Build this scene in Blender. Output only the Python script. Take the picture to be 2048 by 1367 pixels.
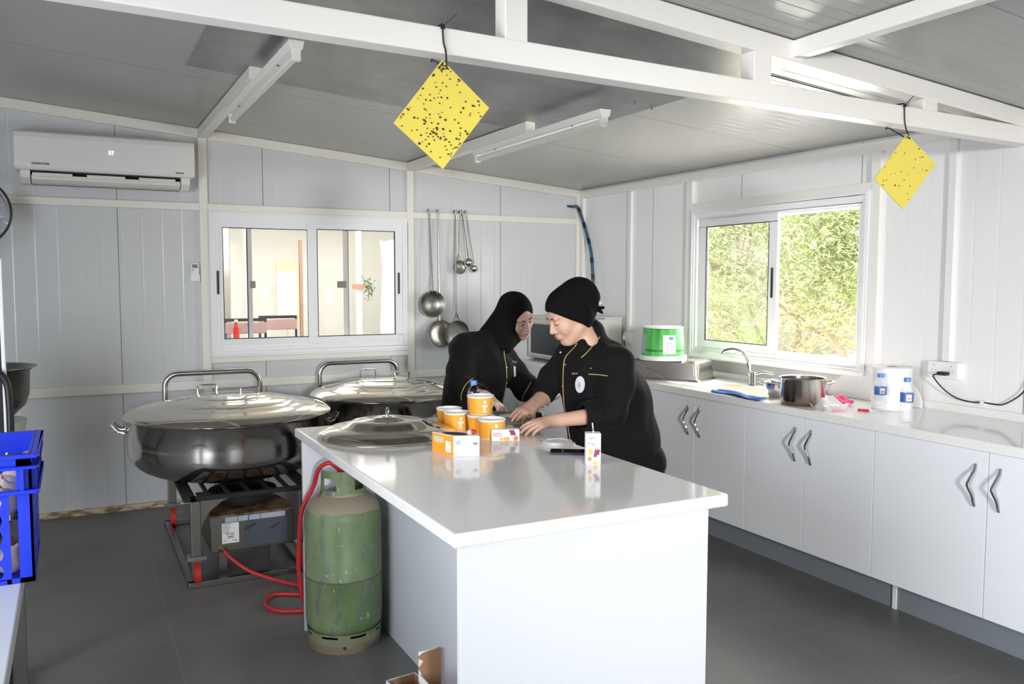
import bpy, bmesh, math, random
import numpy as np
from mathutils import Vector, Matrix
random.seed(4); rng = np.random.default_rng(7)
for o in list(bpy.data.objects): bpy.data.objects.remove(o)
SC = bpy.context.scene; COL = SC.collection
# ------------------------------------------------------------------ camera
def basis(yaw, pit, rol):
    F = Vector((math.sin(yaw)*math.cos(pit), math.cos(yaw)*math.cos(pit), math.sin(pit)))
    R = Vector((math.cos(yaw), -math.sin(yaw), 0)); U = R.cross(F)
    return R*math.cos(rol)+U*math.sin(rol), -R*math.sin(rol)+U*math.cos(rol), F
R_, U_, F_ = basis(0.47795, -0.07222, 0.00152)
cd = bpy.data.cameras.new('camera'); cam = bpy.data.objects.new('camera', cd); COL.objects.link(cam)
cam.matrix_world = Matrix(((R_.x, U_.x, -F_.x, -3.8578), (R_.y, U_.y, -F_.y, -6.1837), (R_.z, U_.z, -F_.z, 1.5425), (0, 0, 0, 1)))
cd.sensor_width = 36; cd.lens = 1693.99*36/2048; cd.clip_start = .05; cd.clip_end = 200
SC.camera = cam
# ------------------------------------------------------------------ light and exposure
SC.view_settings.view_transform = 'Standard'; SC.view_settings.look = 'None'
SC.view_settings.gamma = 1; SC.view_settings.exposure = -0.08
w = bpy.data.worlds.new('sky'); SC.world = w; w.use_nodes = True
wn = w.node_tree.nodes; wl = w.node_tree.links
bg = wn['Background']
sky = wn.new('ShaderNodeTexSky'); sky.sky_type = 'NISHITA'; sky.sun_disc = False; sky.sun_elevation = math.radians(52); sky.sun_rotation = math.radians(60)
sky.air_density = 1.3; sky.dust_density = 3.0
hs = wn.new('ShaderNodeHueSaturation'); hs.inputs['Saturation'].default_value = .45
wl.new(sky.outputs[0], hs.inputs['Color']); wl.new(hs.outputs[0], bg.inputs[0]); bg.inputs[1].default_value = .60
def area(name, loc, aim, sx, sy, power, col=(1, 1, 1), spread=None):
    ld = bpy.data.lights.new(name, 'AREA'); ld.shape = 'RECTANGLE'; ld.size = sx; ld.size_y = sy; ld.energy = power; ld.color = col
    if spread: ld.spread = spread
    o = bpy.data.objects.new(name, ld); COL.objects.link(o); o.location = loc
    d = Vector(aim)-Vector(loc); o.rotation_euler = d.to_track_quat('-Z', 'Y').to_euler(); return o
sd = bpy.data.lights.new('sun', 'SUN'); sd.energy = 14.0; sd.angle = .01; sd.color = (1, .96, .88)
sun = bpy.data.objects.new('sun', sd); COL.objects.link(sun); sun.rotation_euler = Vector((-.45, .25, -.86)).to_track_quat('-Z', 'Y').to_euler()
# daylight entering by the open doors of the kitchen (behind and left of the camera)
area('door_daylight', (-3.0, -8.3, 1.35), (-2.3, 0, 1.1), 3.0, 2.2, 4, (1.0, .975, .94))
area('side_door_daylight', (-5.9, -5.1, 1.3), (0, -3.4, 1.0), 1.9, 2.0, 132, (.90, .94, 1.0))
area('window_daylight', (.25, -2.3, 1.55), (-3, -2.5, 1.0), 1.3, .85, 30, (1, 1, .96))
area('hall_daylight', (-1.6, 2.2, 2.25), (-1.6, 2.6, 0), 3.6, 2.6, 122, (1, .985, .96))
# added fill spot outside the rear doorway, lifts the far right corner
ld = bpy.data.lights.new('corner_fill_spot', 'SPOT'); ld.energy = 2300; ld.spot_size = math.radians(35); ld.spot_blend = 1; ld.shadow_soft_size = .35; ld.color = (1, .99, .965)
db = bpy.data.objects.new('corner_fill_spot', ld); COL.objects.link(db); db.location = (-4.3, -11.6, 1.9); db.rotation_euler = (Vector((-.4, -.8, 1.1))-db.location).to_track_quat('-Z', 'Y').to_euler()
# ------------------------------------------------------------------ materials
def mat(name, col, rough=.5, metal=0, **k):
    m = bpy.data.materials.new(name); m.use_nodes = True; b = m.node_tree.nodes['Principled BSDF']
    b.inputs['Base Color'].default_value = (*col, 1); b.inputs['Roughness'].default_value = rough; b.inputs['Metallic'].default_value = metal
    if 'spec' in k: b.inputs['Specular IOR Level'].default_value = k['spec']
    if 'trans' in k: b.inputs['Transmission Weight'].default_value = k['trans']; b.inputs['IOR'].default_value = k.get('ior', 1.45)
    if 'alpha' in k: b.inputs['Alpha'].default_value = k['alpha']
    if 'emit' in k: b.inputs['Emission Color'].default_value = (*col, 1); b.inputs['Emission Strength'].default_value = k['emit']
    if 'sss' in k: b.inputs['Subsurface Weight'].default_value = k['sss']; b.inputs['Subsurface Radius'].default_value = (1, .35, .2); b.inputs['Subsurface Scale'].default_value = .008
    if 'coat' in k: b.inputs['Coat Weight'].default_value = k['coat']
    if 'sheen' in k: b.inputs['Sheen Weight'].default_value = k['sheen']
    return m
def nodes(m): return m.node_tree.nodes, m.node_tree.links, m.node_tree.nodes['Principled BSDF']
def coordn(m, scale=(1, 1, 1)):
    n, l, b = nodes(m); g = n.new('ShaderNodeNewGeometry'); mp = n.new('ShaderNodeMapping'); mp.inputs['Scale'].default_value = scale
    l.new(g.outputs['Position'], mp.inputs['Vector']); return mp
def noisecol(m, c1, c2, scale=8, lo=.4, hi=.6, stretch=(1, 1, 1), detail=6, bump=0):
    n, l, b = nodes(m); mp = coordn(m, stretch); t = n.new('ShaderNodeTexNoise'); t.inputs['Scale'].default_value = scale; t.inputs['Detail'].default_value = detail
    l.new(mp.outputs[0], t.inputs['Vector']); r = n.new('ShaderNodeValToRGB'); r.color_ramp.elements[0].position = lo; r.color_ramp.elements[1].position = hi
    r.color_ramp.elements[0].color = (*c1, 1); r.color_ramp.elements[1].color = (*c2, 1)
    l.new(t.outputs[0], r.inputs[0]); l.new(r.outputs[0], b.inputs['Base Color'])
    if bump:
        bp = n.new('ShaderNodeBump'); bp.inputs['Strength'].default_value = bump; bp.inputs['Distance'].default_value = .01; l.new(t.outputs[0], bp.inputs['Height']); l.new(bp.outputs[0], b.inputs['Normal'])
    return r
def mixover(m, fac_socket, col):
    """lay colour col over the present base colour by fac"""
    n, l, b = nodes(m); mx = n.new('ShaderNodeMix'); mx.data_type = 'RGBA'
    inp = b.inputs['Base Color']
    if inp.links: l.new(inp.links[0].from_socket, mx.inputs[6])
    else: mx.inputs[6].default_value = inp.default_value
    mx.inputs[7].default_value = (*col, 1); l.new(fac_socket, mx.inputs[0]); l.new(mx.outputs[2], inp)
def mth(m, op, a, b=None, c=None):
    n, l, _ = nodes(m); x = n.new('ShaderNodeMath'); x.operation = op
    for i, v in enumerate((a, b, c)):
        if v is None: continue
        if isinstance(v, (int, float)): x.inputs[i].default_value = v
        else: l.new(v, x.inputs[i])
    return x.outputs[0]
def axes(m):
    n, l, _ = nodes(m); g = n.new('ShaderNodeNewGeometry'); s = n.new('ShaderNodeSeparateXYZ'); l.new(g.outputs['Position'], s.inputs[0]); return s.outputs
def speckle(m, scale, thr, col):
    n, l, b = nodes(m); mp = coordn(m); v = n.new('ShaderNodeTexVoronoi'); v.inputs['Scale'].default_value = scale
    l.new(mp.outputs[0], v.inputs['Vector']); f = mth(m, 'LESS_THAN', v.outputs['Distance'], thr)
    t = n.new('ShaderNodeTexNoise'); t.inputs['Scale'].default_value = scale*.31; l.new(mp.outputs[0], t.inputs['Vector'])
    f2 = mth(m, 'GREATER_THAN', t.outputs[0], .52); mixover(m, mth(m, 'MULTIPLY', f, f2), col)
# sandwich panel with shallow ribs along z (wall) or x (ceiling)
def panel(name, col, rough, ax, pitch, seam, seam0, depth=.0012, spec=.5, second=None):
    m = mat(name, col, rough, spec=spec); n, l, b = nodes(m); s = axes(m); u = s[ax]
    ph = mth(m, 'FRACT', mth(m, 'DIVIDE', u, pitch)); tri = mth(m, 'ABSOLUTE', mth(m, 'SUBTRACT', ph, .5))
    rib = mth(m, 'SMOOTH_MIN', mth(m, 'MULTIPLY', tri, 14), .8, .5)
    ps = mth(m, 'FRACT', mth(m, 'DIVIDE', mth(m, 'SUBTRACT', u, seam0), seam)); se = mth(m, 'LESS_THAN', mth(m, 'ABSOLUTE', mth(m, 'SUBTRACT', ps, .5)), .0026/seam)
    h = mth(m, 'SUBTRACT', rib, mth(m, 'MULTIPLY', se, 2.0))
    bp = n.new('ShaderNodeBump'); bp.inputs['Strength'].default_value = 1; bp.inputs['Distance'].default_value = depth; l.new(h, bp.inputs['Height']); l.new(bp.outputs[0], b.inputs['Normal'])
    mixover(m, se, tuple(c*.35 for c in col)); return m
M = {}
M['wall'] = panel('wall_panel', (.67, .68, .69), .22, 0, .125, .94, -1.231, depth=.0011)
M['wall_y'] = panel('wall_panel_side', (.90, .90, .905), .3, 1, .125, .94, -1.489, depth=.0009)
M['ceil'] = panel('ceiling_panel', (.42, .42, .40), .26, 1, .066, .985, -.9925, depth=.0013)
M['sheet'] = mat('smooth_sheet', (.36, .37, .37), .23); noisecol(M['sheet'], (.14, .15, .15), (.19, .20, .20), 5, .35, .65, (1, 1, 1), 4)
M['cream'] = mat('cream_paint', (.86, .835, .76), .38)
M['whitepaint'] = mat('white_paint', (.90, .875, .83), .35)
M['rust_cream'] = mat('rust_cream', (.7, .6, .42), .6); noisecol(M['rust_cream'], (.30, .17, .08), (.70, .61, .44), 9, .36, .5, (1, 1, 3))
M['floor'] = mat('floor_tile', (.125, .122, .118), .42)
def floor_nodes():
    m = M['floor']; noisecol(m, (.15, .145, .14), (.195, .188, .182), 2.2, .3, .7); s = axes(m); fs = []
    for ax, off in ((0, -2.93), (1, -2.95)):
        p = mth(m, 'FRACT', mth(m, 'ADD', mth(m, 'DIVIDE', mth(m, 'SUBTRACT', s[ax], off), .59), .5)); fs.append(mth(m, 'LESS_THAN', mth(m, 'ABSOLUTE', mth(m, 'SUBTRACT', p, .5)), .0035))
    mixover(m, mth(m, 'MAXIMUM', fs[0], fs[1]), (.23, .225, .21))
floor_nodes()
M['quartz'] = mat('quartz', (.90, .885, .87), .09, spec=.6); speckle(M['quartz'], 95, .17, (.66, .60, .55)); speckle(M['quartz'], 210, .24, (.80, .77, .74))
M['gloss_white'] = mat('gloss_white', (.75, .775, .825), .22)
M['door_white'] = mat('door_white', (.87, .885, .925), .25)
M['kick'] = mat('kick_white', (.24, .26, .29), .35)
M['pvc'] = mat('window_frame_white', (.90, .91, .92), .3)
M['black'] = mat('black_plastic', (.012, .012, .014), .45)
M['gasket'] = mat('gasket', (.02, .02, .02), .7)
M['steel'] = mat('stainless_steel', (.60, .585, .55), .2, 1)
M['steel_mirror'] = mat('polished_steel', (.66, .65, .63), .09, 1)
M['steel_pot'] = mat('pot_steel', (.42, .40, .38), .14, 1); noisecol(M['steel_pot'], (.62, .60, .57), (.78, .76, .73), 5, .3, .7, (1, 1, .5))
M['steel_lid'] = mat('lid_steel', (.68, .64, .56), .10, 1)
M['steel_dull'] = mat('dull_steel', (.27, .26, .24), .33, 1)
M['back_steel'] = mat('backsplash_steel', (.42, .42, .42), .45, .8)
M['iron'] = mat('burnt_iron', (.025, .023, .022), .6, .4)
M['rusty_top'] = mat('rusty_top', (.2, .12, .07), .6, .3); noisecol(M['rusty_top'], (.06, .03, .018), (.28, .18, .11), 14, .35, .6)
M['chrome'] = mat('chrome', (.72, .72, .72), .08, 1)
M['ac_white'] = mat('ac_white', (.84, .83, .80), .3); M['ac_shade'] = mat('ac_louvre', (.78, .75, .70), .45)
M['green_paint'] = mat('green_paint', (.2, .3, .18), .45)
def cyl_nodes():
    m = M['green_paint']; noisecol(m, (.10, .165, .055), (.20, .255, .135), 5, .35, .65, (1, 1, .6)); n, l, b = nodes(m)
    mp = coordn(m, (1, 1, .35)); t = n.new('ShaderNodeTexNoise'); t.inputs['Scale'].default_value = 26; t.inputs['Detail'].default_value = 8; t.inputs['Roughness'].default_value = .7
    l.new(mp.outputs[0], t.inputs['Vector']); mixover(m, mth(m, 'MULTIPLY', mth(m, 'GREATER_THAN', t.outputs[0], .55), .62), (.11, .12, .15))
    t2 = n.new('ShaderNodeTexNoise'); t2.inputs['Scale'].default_value = 60; t2.inputs['Detail'].default_value = 4; mp2 = coordn(m, (1, 1, .5)); l.new(mp2.outputs[0], t2.inputs['Vector'])
    mixover(m, mth(m, 'MULTIPLY', mth(m, 'GREATER_THAN', t2.outputs[0], .68), .8), (.42, .45, .44))
    s = axes(m); z = s[2]
    t3 = n.new('ShaderNodeTexNoise'); t3.inputs['Scale'].default_value = 11; t3.inputs['Detail'].default_value = 8; mp3 = coordn(m); l.new(mp3.outputs[0], t3.inputs['Vector'])
    edge = mth(m, 'ADD', z, mth(m, 'MULTIPLY', mth(m, 'SUBTRACT', t3.outputs[0], .5), .06))
    mixover(m, mth(m, 'LESS_THAN', edge, .034), (.12, .055, .035)); mixover(m, mth(m, 'MULTIPLY', mth(m, 'LESS_THAN', edge, .075), .6), (.25, .22, .16))
    top = mth(m, 'MULTIPLY', mth(m, 'GREATER_THAN', edge, .585), mth(m, 'LESS_THAN', edge, .655)); mixover(m, mth(m, 'MULTIPLY', top, .7), (.33, .26, .205))
    sp = mth(m, 'MULTIPLY', mth(m, 'GREATER_THAN', t3.outputs[0], .64), mth(m, 'GREATER_THAN', z, .56)); mixover(m, sp, (.10, .045, .03))
    for zc in (.305,):
        ln = mth(m, 'LESS_THAN', mth(m, 'ABSOLUTE', mth(m, 'SUBTRACT', z, zc)), .0035); mixover(m, mth(m, 'MULTIPLY', ln, .8), (.08, .07, .06))
cyl_nodes()
M['hose_red'] = mat('red_hose', (.52, .025, .035), .4)
M['brass'] = mat('brass', (.45, .33, .11), .3, 1)
M['red'] = mat('red_rubber', (.55, .03, .02), .5)
M['blue'] = mat('blue_plastic', (.012, .045, .70), .35)
M['blue_cloth'] = mat('blue_cloth', (.05, .13, .42), .85); M['pink'] = mat('pink', (.8, .1, .25), .6)
M['blue_cap'] = mat('blue_cap', (.10, .28, .75), .35); M['blue_label'] = mat('blue_label', (.05, .17, .52), .4)
M['pet'] = mat('clear_plastic', (.97, .985, 1), .04, trans=1, ior=1.2)
M['film'] = mat('clear_film', (.92, .94, .96), .12, alpha=.28)
M['water'] = mat('water', (.97, .99, 1), .0, trans=1, ior=1.33)
M['glass'] = mat('window_glass', (1, 1, 1), .0, trans=1, ior=1.01, spec=.5)
def glassy(m):
    n, l, b = nodes(m); out = n['Material Output']; tr = n.new('ShaderNodeBsdfTransparent'); gl = n.new('ShaderNodeBsdfGlossy'); gl.inputs['Roughness'].default_value = 0
    fr = n.new('ShaderNodeLayerWeight'); fr.inputs[0].default_value = .5; ms = n.new('ShaderNodeMixShader')
    l.new(mth(m, 'ADD', mth(m, 'MULTIPLY', mth(m, 'POWER', fr.outputs[1], 4.0), .7), .06), ms.inputs[0]); l.new(tr.outputs[0], ms.inputs[1]); l.new(gl.outputs[0], ms.inputs[2]); l.new(ms.outputs[0], out.inputs[0]); n.remove(b)
glassy(M['glass'])
M['yellow'] = mat('sticky_yellow', (.80, .66, .11), .3)
M['fly'] = mat('trapped_flies', (.03, .025, .02), .6)
M['orange'] = mat('orange_print', (.90, .36, .035), .4); M['paper'] = mat('white_paper', (.88, .88, .88), .6); M['sauce'] = mat('red_sauce', (.35, .03, .012), .3)
M['amber'] = mat('amber_print', (.93, .44, .06), .4)
M['card'] = mat('cardboard', (.36, .19, .10), .8); M['cartonwhite'] = mat('carton_white', (.80, .80, .84), .5)
M['cloth_black'] = mat('black_cotton', (.0055, .0053, .0055), .85, spec=.2, sheen=.02)
M['scarf_black'] = mat('black_jersey', (.0042, .004, .0045), .9, spec=.15)
M['gold'] = mat('gold_piping', (.50, .38, .12), .5); M['snap'] = mat('snap_button', (.8, .72, .5), .25, .8)
M['skin_b'] = mat('skin_tan', (.66, .40, .30), .48, sss=.15); M['skin_a'] = mat('skin_fair', (.60, .37, .29), .5, sss=.15)
M['lip'] = mat('lip', (.48, .16, .14), .45); M['brow'] = mat('brow', (.06, .035, .025), .8); M['hair'] = mat('dark_brown_hair', (.08, .04, .025), .7)
M['shoe'] = mat('shoe', (.015, .015, .015), .5)
M['badge'] = mat('badge', (.62, .62, .72), .7); M['phone'] = mat('phone_body', (.05, .045, .07), .3); M['screen'] = mat('phone_screen', (.012, .010, .010), .06)
M['leaf'] = mat('olive_leaf', (.27, .36, .12), .5); noisecol(M['leaf'], (.30, .38, .14), (.66, .70, .42), 7, .35, .65); M['bark'] = mat('bark', (.42, .34, .27), .9)
M['ground'] = mat('sandy_ground', (.62, .52, .40), .95); noisecol(M['ground'], (.78, .70, .60), (.88, .82, .74), 3, .3, .7)
M['green_label'] = mat('green_label', (.06, .45, .07), .35)
def gl_nodes():
    m = M['green_label']; noisecol(m, (.03, .30, .035), (.15, .62, .15), 22, .35, .65, (1, 1, .04)); s = axes(m)
    for zc in (1.095, 1.238): mixover(m, mth(m, 'MULTIPLY', mth(m, 'LESS_THAN', mth(m, 'ABSOLUTE', mth(m, 'SUBTRACT', s[2], zc)), .006), .8), (.01, .12, .02))
gl_nodes()
M['pure_white'] = mat('white_plastic', (.88, .88, .87), .35); M['beige'] = mat('beige_filling', (.62, .57, .42), .8)
M['grille'] = mat('display_grey', (.20, .22, .20), .4); M['glow'] = mat('display_digits', (.9, .95, 1), .5, emit=2.0)
M['oven_glass'] = mat('oven_glass', (.03, .033, .035), .12); M['oven_body'] = mat('oven_body', (.66, .65, .61), .35)
M['hose_blue'] = mat('blue_hose', (.03, .11, .22), .4); M['tube_white'] = mat('lamp_tube', (.80, .82, .74), .35)
M['film_blue'] = mat('protective_film', (.085, .095, .12), .3); M['film_pale'] = mat('pale_film', (.42, .48, .56), .4); M['ink_blue'] = mat('ink_blue', (.02, .18, .55), .5); M['ink'] = mat('ink', (.012, .012, .014), .6)
M['ink_grey'] = mat('ink_grey', (.25, .25, .25), .6)
M['orange_frame'] = mat('board_frame_orange', (.80, .52, .28), .6); M['brownpost'] = mat('brown_post', (.36, .22, .16), .6); M['beigewall'] = mat('hall_wall', (.80, .79, .72), .7)
M['plantgreen'] = mat('plant_green', (.10, .22, .06), .6); M['salmon'] = mat('salmon_sign', (.80, .22, .16), .6); M['hallfloor'] = mat('hall_floor', (.5, .46, .4), .6)
M['burnt_pot'] = mat('burnt_pot_steel', (.6, .58, .54), .2, 1)
def burnt():
    m = M['burnt_pot']; n, l, b = nodes(m); s = axes(m); mp = coordn(m); t = n.new('ShaderNodeTexNoise'); t.inputs['Scale'].default_value = 14; l.new(mp.outputs[0], t.inputs['Vector'])
    e = mth(m, 'ADD', s[2], mth(m, 'MULTIPLY', mth(m, 'SUBTRACT', t.outputs[0], .5), .09)); x = n.new('ShaderNodeMapRange'); x.inputs[1].default_value = .90; x.inputs[2].default_value = .985; x.inputs[3].default_value = .95; x.inputs[4].default_value = 0
    l.new(e, x.inputs[0]); mixover(m, x.outputs[0], (.24, .125, .055))
burnt()
def holes(name, base, scale=110, r=.3, ax=None):
    m = mat(name, base, .3, 1); n, l, b = nodes(m); tc = n.new('ShaderNodeTexCoord'); mp = n.new('ShaderNodeMapping'); l.new(tc.outputs['Object'], mp.inputs['Vector']); s = n.new('ShaderNodeSeparateXYZ'); l.new(mp.outputs[0], s.inputs[0])
    return m, s
m, s = holes('perforated_steel', (.60, .56, .52)); M['perf'] = m
def perf(m, s, a, bx, pitch, r):
    fr = [mth(m, 'SUBTRACT', mth(m, 'FRACT', mth(m, 'DIVIDE', s.outputs[i], pitch)), .5) for i in (a, bx)]
    d = mth(m, 'SQRT', mth(m, 'ADD', mth(m, 'MULTIPLY', fr[0], fr[0]), mth(m, 'MULTIPLY', fr[1], fr[1]))); mixover(m, mth(m, 'LESS_THAN', d, r), (.06, .05, .045))
perf(m, s, 0, 2, .0085, .26)
m, s = holes('perforated_ladle', (.55, .53, .47)); M['perf2'] = m; perf(m, s, 0, 2, .008, .24)
# ------------------------------------------------------------------ mesh helpers
class MB:
    def __init__(s): s.v = []; s.f = []
    def add(s, vs, fs):
        n = len(s.v); s.v += [tuple(x) for x in vs]; s.f += [tuple(n+i for i in f) for f in fs]; return s
    def box(s, x0, x1, y0, y1, z0, z1, rz=0, c=None):
        vs = [(x, y, z) for x in (x0, x1) for y in (y0, y1) for z in (z0, z1)]
        if rz:
            c = c or ((x0+x1)/2, (y0+y1)/2); ca, sa = math.cos(rz), math.sin(rz)
            vs = [(c[0]+(x-c[0])*ca-(y-c[1])*sa, c[1]+(x-c[0])*sa+(y-c[1])*ca, z) for x, y, z in vs]
        return s.add(vs, [(0, 1, 3, 2), (4, 6, 7, 5), (0, 4, 5, 1), (2, 3, 7, 6), (0, 2, 6, 4), (1, 5, 7, 3)])
    def hexa(s, b4, t4):
        return s.add(list(b4)+list(t4), [(3, 2, 1, 0), (4, 5, 6, 7), (0, 1, 5, 4), (1, 2, 6, 5), (2, 3, 7, 6), (3, 0, 4, 7)])
    def beam(s, a, b, w, h, up=(0, 0, 1)):
        a, b = Vector(a), Vector(b); d = (b-a).normalized(); r = d.cross(Vector(up)).normalized(); u = r.cross(d); vs = []
        for p in (a, b): vs += [p-r*w/2-u*h/2, p+r*w/2-u*h/2, p+r*w/2+u*h/2, p-r*w/2+u*h/2]
        return s.add(vs, [(0, 1, 2, 3), (7, 6, 5, 4), (0, 4, 5, 1), (1, 5, 6, 2), (2, 6, 7, 3), (3, 7, 4, 0)])
    def tube(s, pts, r, n=10, closed=False, caps=True, flat=1.0):
        P = [Vector(p) for p in pts]; N = len(P); rr = r if isinstance(r, (list, tuple)) else [r]*N
        T = []
        for i in range(N):
            a = P[(i-1) % N] if (closed or i > 0) else P[i]; b = P[(i+1) % N] if (closed or i < N-1) else P[i]; T.append((b-a).normalized())
        u = T[0].orthogonal().normalized(); vs = []
        for i in range(N):
            u = (u-T[i]*u.dot(T[i]))
            if u.length < 1e-6: u = T[i].orthogonal()
            u.normalize(); v = T[i].cross(u)
            for k in range(n):
                a = 2*math.pi*k/n; vs.append(P[i]+(u*math.cos(a)+v*math.sin(a)*flat)*rr[i])
        fs = []
        for i in range(N if closed else N-1):
            j = (i+1) % N
            for k in range(n): fs.append((i*n+k, i*n+(k+1) % n, j*n+(k+1) % n, j*n+k))
        if caps and not closed: fs += [tuple(reversed(range(n))), tuple((N-1)*n+k for k in range(n))]
        return s.add(vs, fs)
    def cyl(s, a, b, r, r2=None, n=24): return s.tube([a, b], [r, r if r2 is None else r2], n)
    def lathe(s, prof, c=(0, 0, 0), n=48, closed=False):
        vs = []; fs = []; m_ = len(prof)
        for r, z in prof:
            for k in range(n): a = 2*math.pi*k/n; vs.append((c[0]+max(r, 1e-5)*math.cos(a), c[1]+max(r, 1e-5)*math.sin(a), c[2]+z))
        for i in range(m_ if closed else m_-1):
            j = (i+1) % m_
            for k in range(n): fs.append((i*n+k, i*n+(k+1) % n, j*n+(k+1) % n, j*n+k))
        return s.add(vs, fs)
    def prism(s, poly, ax, a, b):
        """poly in the two other axes, extruded along ax from a to b"""
        def pt(p, t): q = list(p); q.insert(ax, t); return q
        n = len(poly); vs = [pt(p, a) for p in poly]+[pt(p, b) for p in poly]
        return s.add(vs, [tuple(range(n)), tuple(reversed(range(n, 2*n)))]+[(i, i+n, (i+1) % n+n, (i+1) % n) for i in range(n)])
    def ell(s, c, r, n=16, m_=10, R=None):
        prof = [(math.sin(math.pi*i/m_), -math.cos(math.pi*i/m_)) for i in range(m_+1)]; t = MB().lathe(prof, n=n)
        vs = []
        for v in t.v:
            q = Vector((v[0]*r[0], v[1]*r[1], v[2]*r[2]))
            if R is not None: q = R @ q
            vs.append(q+Vector(c))
        return s.add(vs, t.f)
    def build(s, name, m, parent=None, smooth=False, bevel=0, sharp=38, org=None, seg=2):
        """vertices are given in world space; stored relative to the top-level thing's origin"""
        o3 = Vector(org) if org is not None else (ORG.get(parent.name, Vector()) if parent else Vector())
        me = bpy.data.meshes.new(name); me.from_pydata([tuple(Vector(v)-o3) for v in s.v], [], s.f)
        bm = bmesh.new(); bm.from_mesh(me); bmesh.ops.remove_doubles(bm, verts=bm.verts, dist=2e-6); bmesh.ops.recalc_face_normals(bm, faces=bm.faces)
        if smooth:
            for f in bm.faces: f.smooth = True
            for e in bm.edges:
                if len(e.link_faces) == 2 and e.calc_face_angle(0) > math.radians(sharp): e.smooth = False
        bm.to_mesh(me); bm.free(); return link(name, me, m, parent, o3, bevel, seg)
ORG = {}
def link(name, me, m, parent, o3, bevel=0, seg=2):
    for x in (m if isinstance(m, (list, tuple)) else [m]): me.materials.append(x)
    o = bpy.data.objects.new(name, me); COL.objects.link(o)
    if parent: o.parent = parent; ORG[o.name] = ORG.get(parent.name, Vector())
    else: o.location = o3; ORG[o.name] = Vector(o3)
    if bevel:
        b = o.modifiers.new('bevel', 'BEVEL'); b.width = bevel; b.segments = seg; b.limit_method = 'ANGLE'; b.angle_limit = math.radians(40); b.harden_normals = False
    return o
def thing(name, label, cat, loc=(0, 0, 0), group=None):
    o = bpy.data.objects.new(name, None); COL.objects.link(o); o.location = loc; ORG[o.name] = Vector(loc); o.empty_display_size = .05
    return tag(o, label, cat, group)
def tag(o, label, cat, group=None, kind=None):
    o['label'] = label; o['category'] = cat
    if group: o['group'] = group
    if kind: o['kind'] = kind
    return o
def struct(o): o['kind'] = 'structure'; return o
def part_label(o, t): o['label'] = t; return o
def copy_tree(o, parent=None):
    c = o.copy(); COL.objects.link(c); ORG[c.name] = ORG.get(o.name, Vector()).copy()
    if parent: c.parent = parent
    for ch in list(o.children): copy_tree(ch, c)
    return c
def text(name, body, size, origin, right, up, m, parent, ext=.0004, bold=False):
    cu = bpy.data.curves.new('t', 'FONT'); cu.body = body; cu.size = size; cu.extrude = ext; cu.align_x = 'LEFT'; cu.resolution_u = 2
    if bold: cu.offset = size*.018
    t = bpy.data.objects.new('t', cu); COL.objects.link(t); dg = bpy.context.evaluated_depsgraph_get(); me = bpy.data.meshes.new_from_object(t.evaluated_get(dg))
    bpy.data.objects.remove(t); r, u = Vector(right).normalized(), Vector(up).normalized(); n = r.cross(u); o3 = ORG.get(parent.name, Vector()) if parent else Vector()
    for v in me.vertices: v.co = Vector(origin)+r*v.co.x+u*v.co.y+n*(v.co.z+ext)-o3
    me.materials.clear(); return link(name, me, m, parent, o3)
def arc(c, r, a0, a1, n, ax=(1, 0, 0), ay=(0, 0, 1)):
    ax, ay, c = Vector(ax), Vector(ay), Vector(c); return [c+(ax*math.cos(a0+(a1-a0)*i/n)+ay*math.sin(a0+(a1-a0)*i/n))*r for i in range(n+1)]
def spline(pts, n=8):
    P = [Vector(p) for p in pts]; P = [P[0]*2-P[1]]+P+[P[-1]*2-P[-2]]; out = []
    for i in range(1, len(P)-2):
        for k in range(n):
            t = k/n; out.append(.5*((2*P[i])+(P[i+1]-P[i-1])*t+(2*P[i-1]-5*P[i]+4*P[i+1]-P[i+2])*t*t+(3*P[i]-P[i-1]-3*P[i+1]+P[i+2])*t**3))
    return out+[P[-2]]
# ================================================================== the room shell
RZ = lambda x: 2.303-.0865*min(x, 0) if x > -4.6 else 2.303+.0865*4.6-.0865*(-4.6-x)
XL, YF = -6.2, -8.6
struct(MB().box(XL-.1, .1, YF-.1, .1, -.12, 0).build('floor', M['floor']))
def wallx(name, m, y0, y1, x0, x1, z1, openings, axis):
    """wall slab with rectangular openings; axis 0: runs along x at y0..y1; axis 1: runs along y at x=y0..y1"""
    mb = MB(); cuts = sorted(openings); u = x0
    def bx(a, b, z0, z2):
        if b-a < 1e-4 or z2-z0 < 1e-4: return
        if axis == 0: mb.box(a, b, y0, y1, z0, z2)
        else: mb.box(y0, y1, a, b, z0, z2)
    for a, b, z0, z2 in cuts: bx(u, a, 0, z1); bx(a, b, 0, z0); bx(a, b, z2, z1); u = b
    bx(u, x1, 0, z1); return struct(mb.build(name, m))
def gable(name, m, y0, y1, openings):
    mb = MB(); mb_z = 2.2
    cuts = sorted(openings); u = XL
    for a, b, z0, z2 in cuts: mb.box(u, a, y0, y1, 0, mb_z); mb.box(a, b, y0, y1, 0, z0); mb.box(a, b, y0, y1, z2, mb_z); u = b
    mb.box(u, 0, y0, y1, 0, mb_z); mb.prism([(XL, mb_z), (0, mb_z), (0, RZ(0)), (-4.6, RZ(-4.6)), (XL, RZ(XL))], 1, y0, y1)
    return struct(mb.build(name, m))
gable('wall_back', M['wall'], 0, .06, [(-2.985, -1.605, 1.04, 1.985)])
wallx('wall_right', M['wall_y'], 0, .06, YF, .06, 2.303, [(-2.955, -1.545, 1.065, 1.985)], 1)
wallx('wall_left', M['wall_y'], XL-.06, XL, YF, .06, RZ(XL), [(-6.9, -4.6, .0, 2.1)], 1)
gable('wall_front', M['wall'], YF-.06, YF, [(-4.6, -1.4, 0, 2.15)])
cm = MB()
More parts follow.
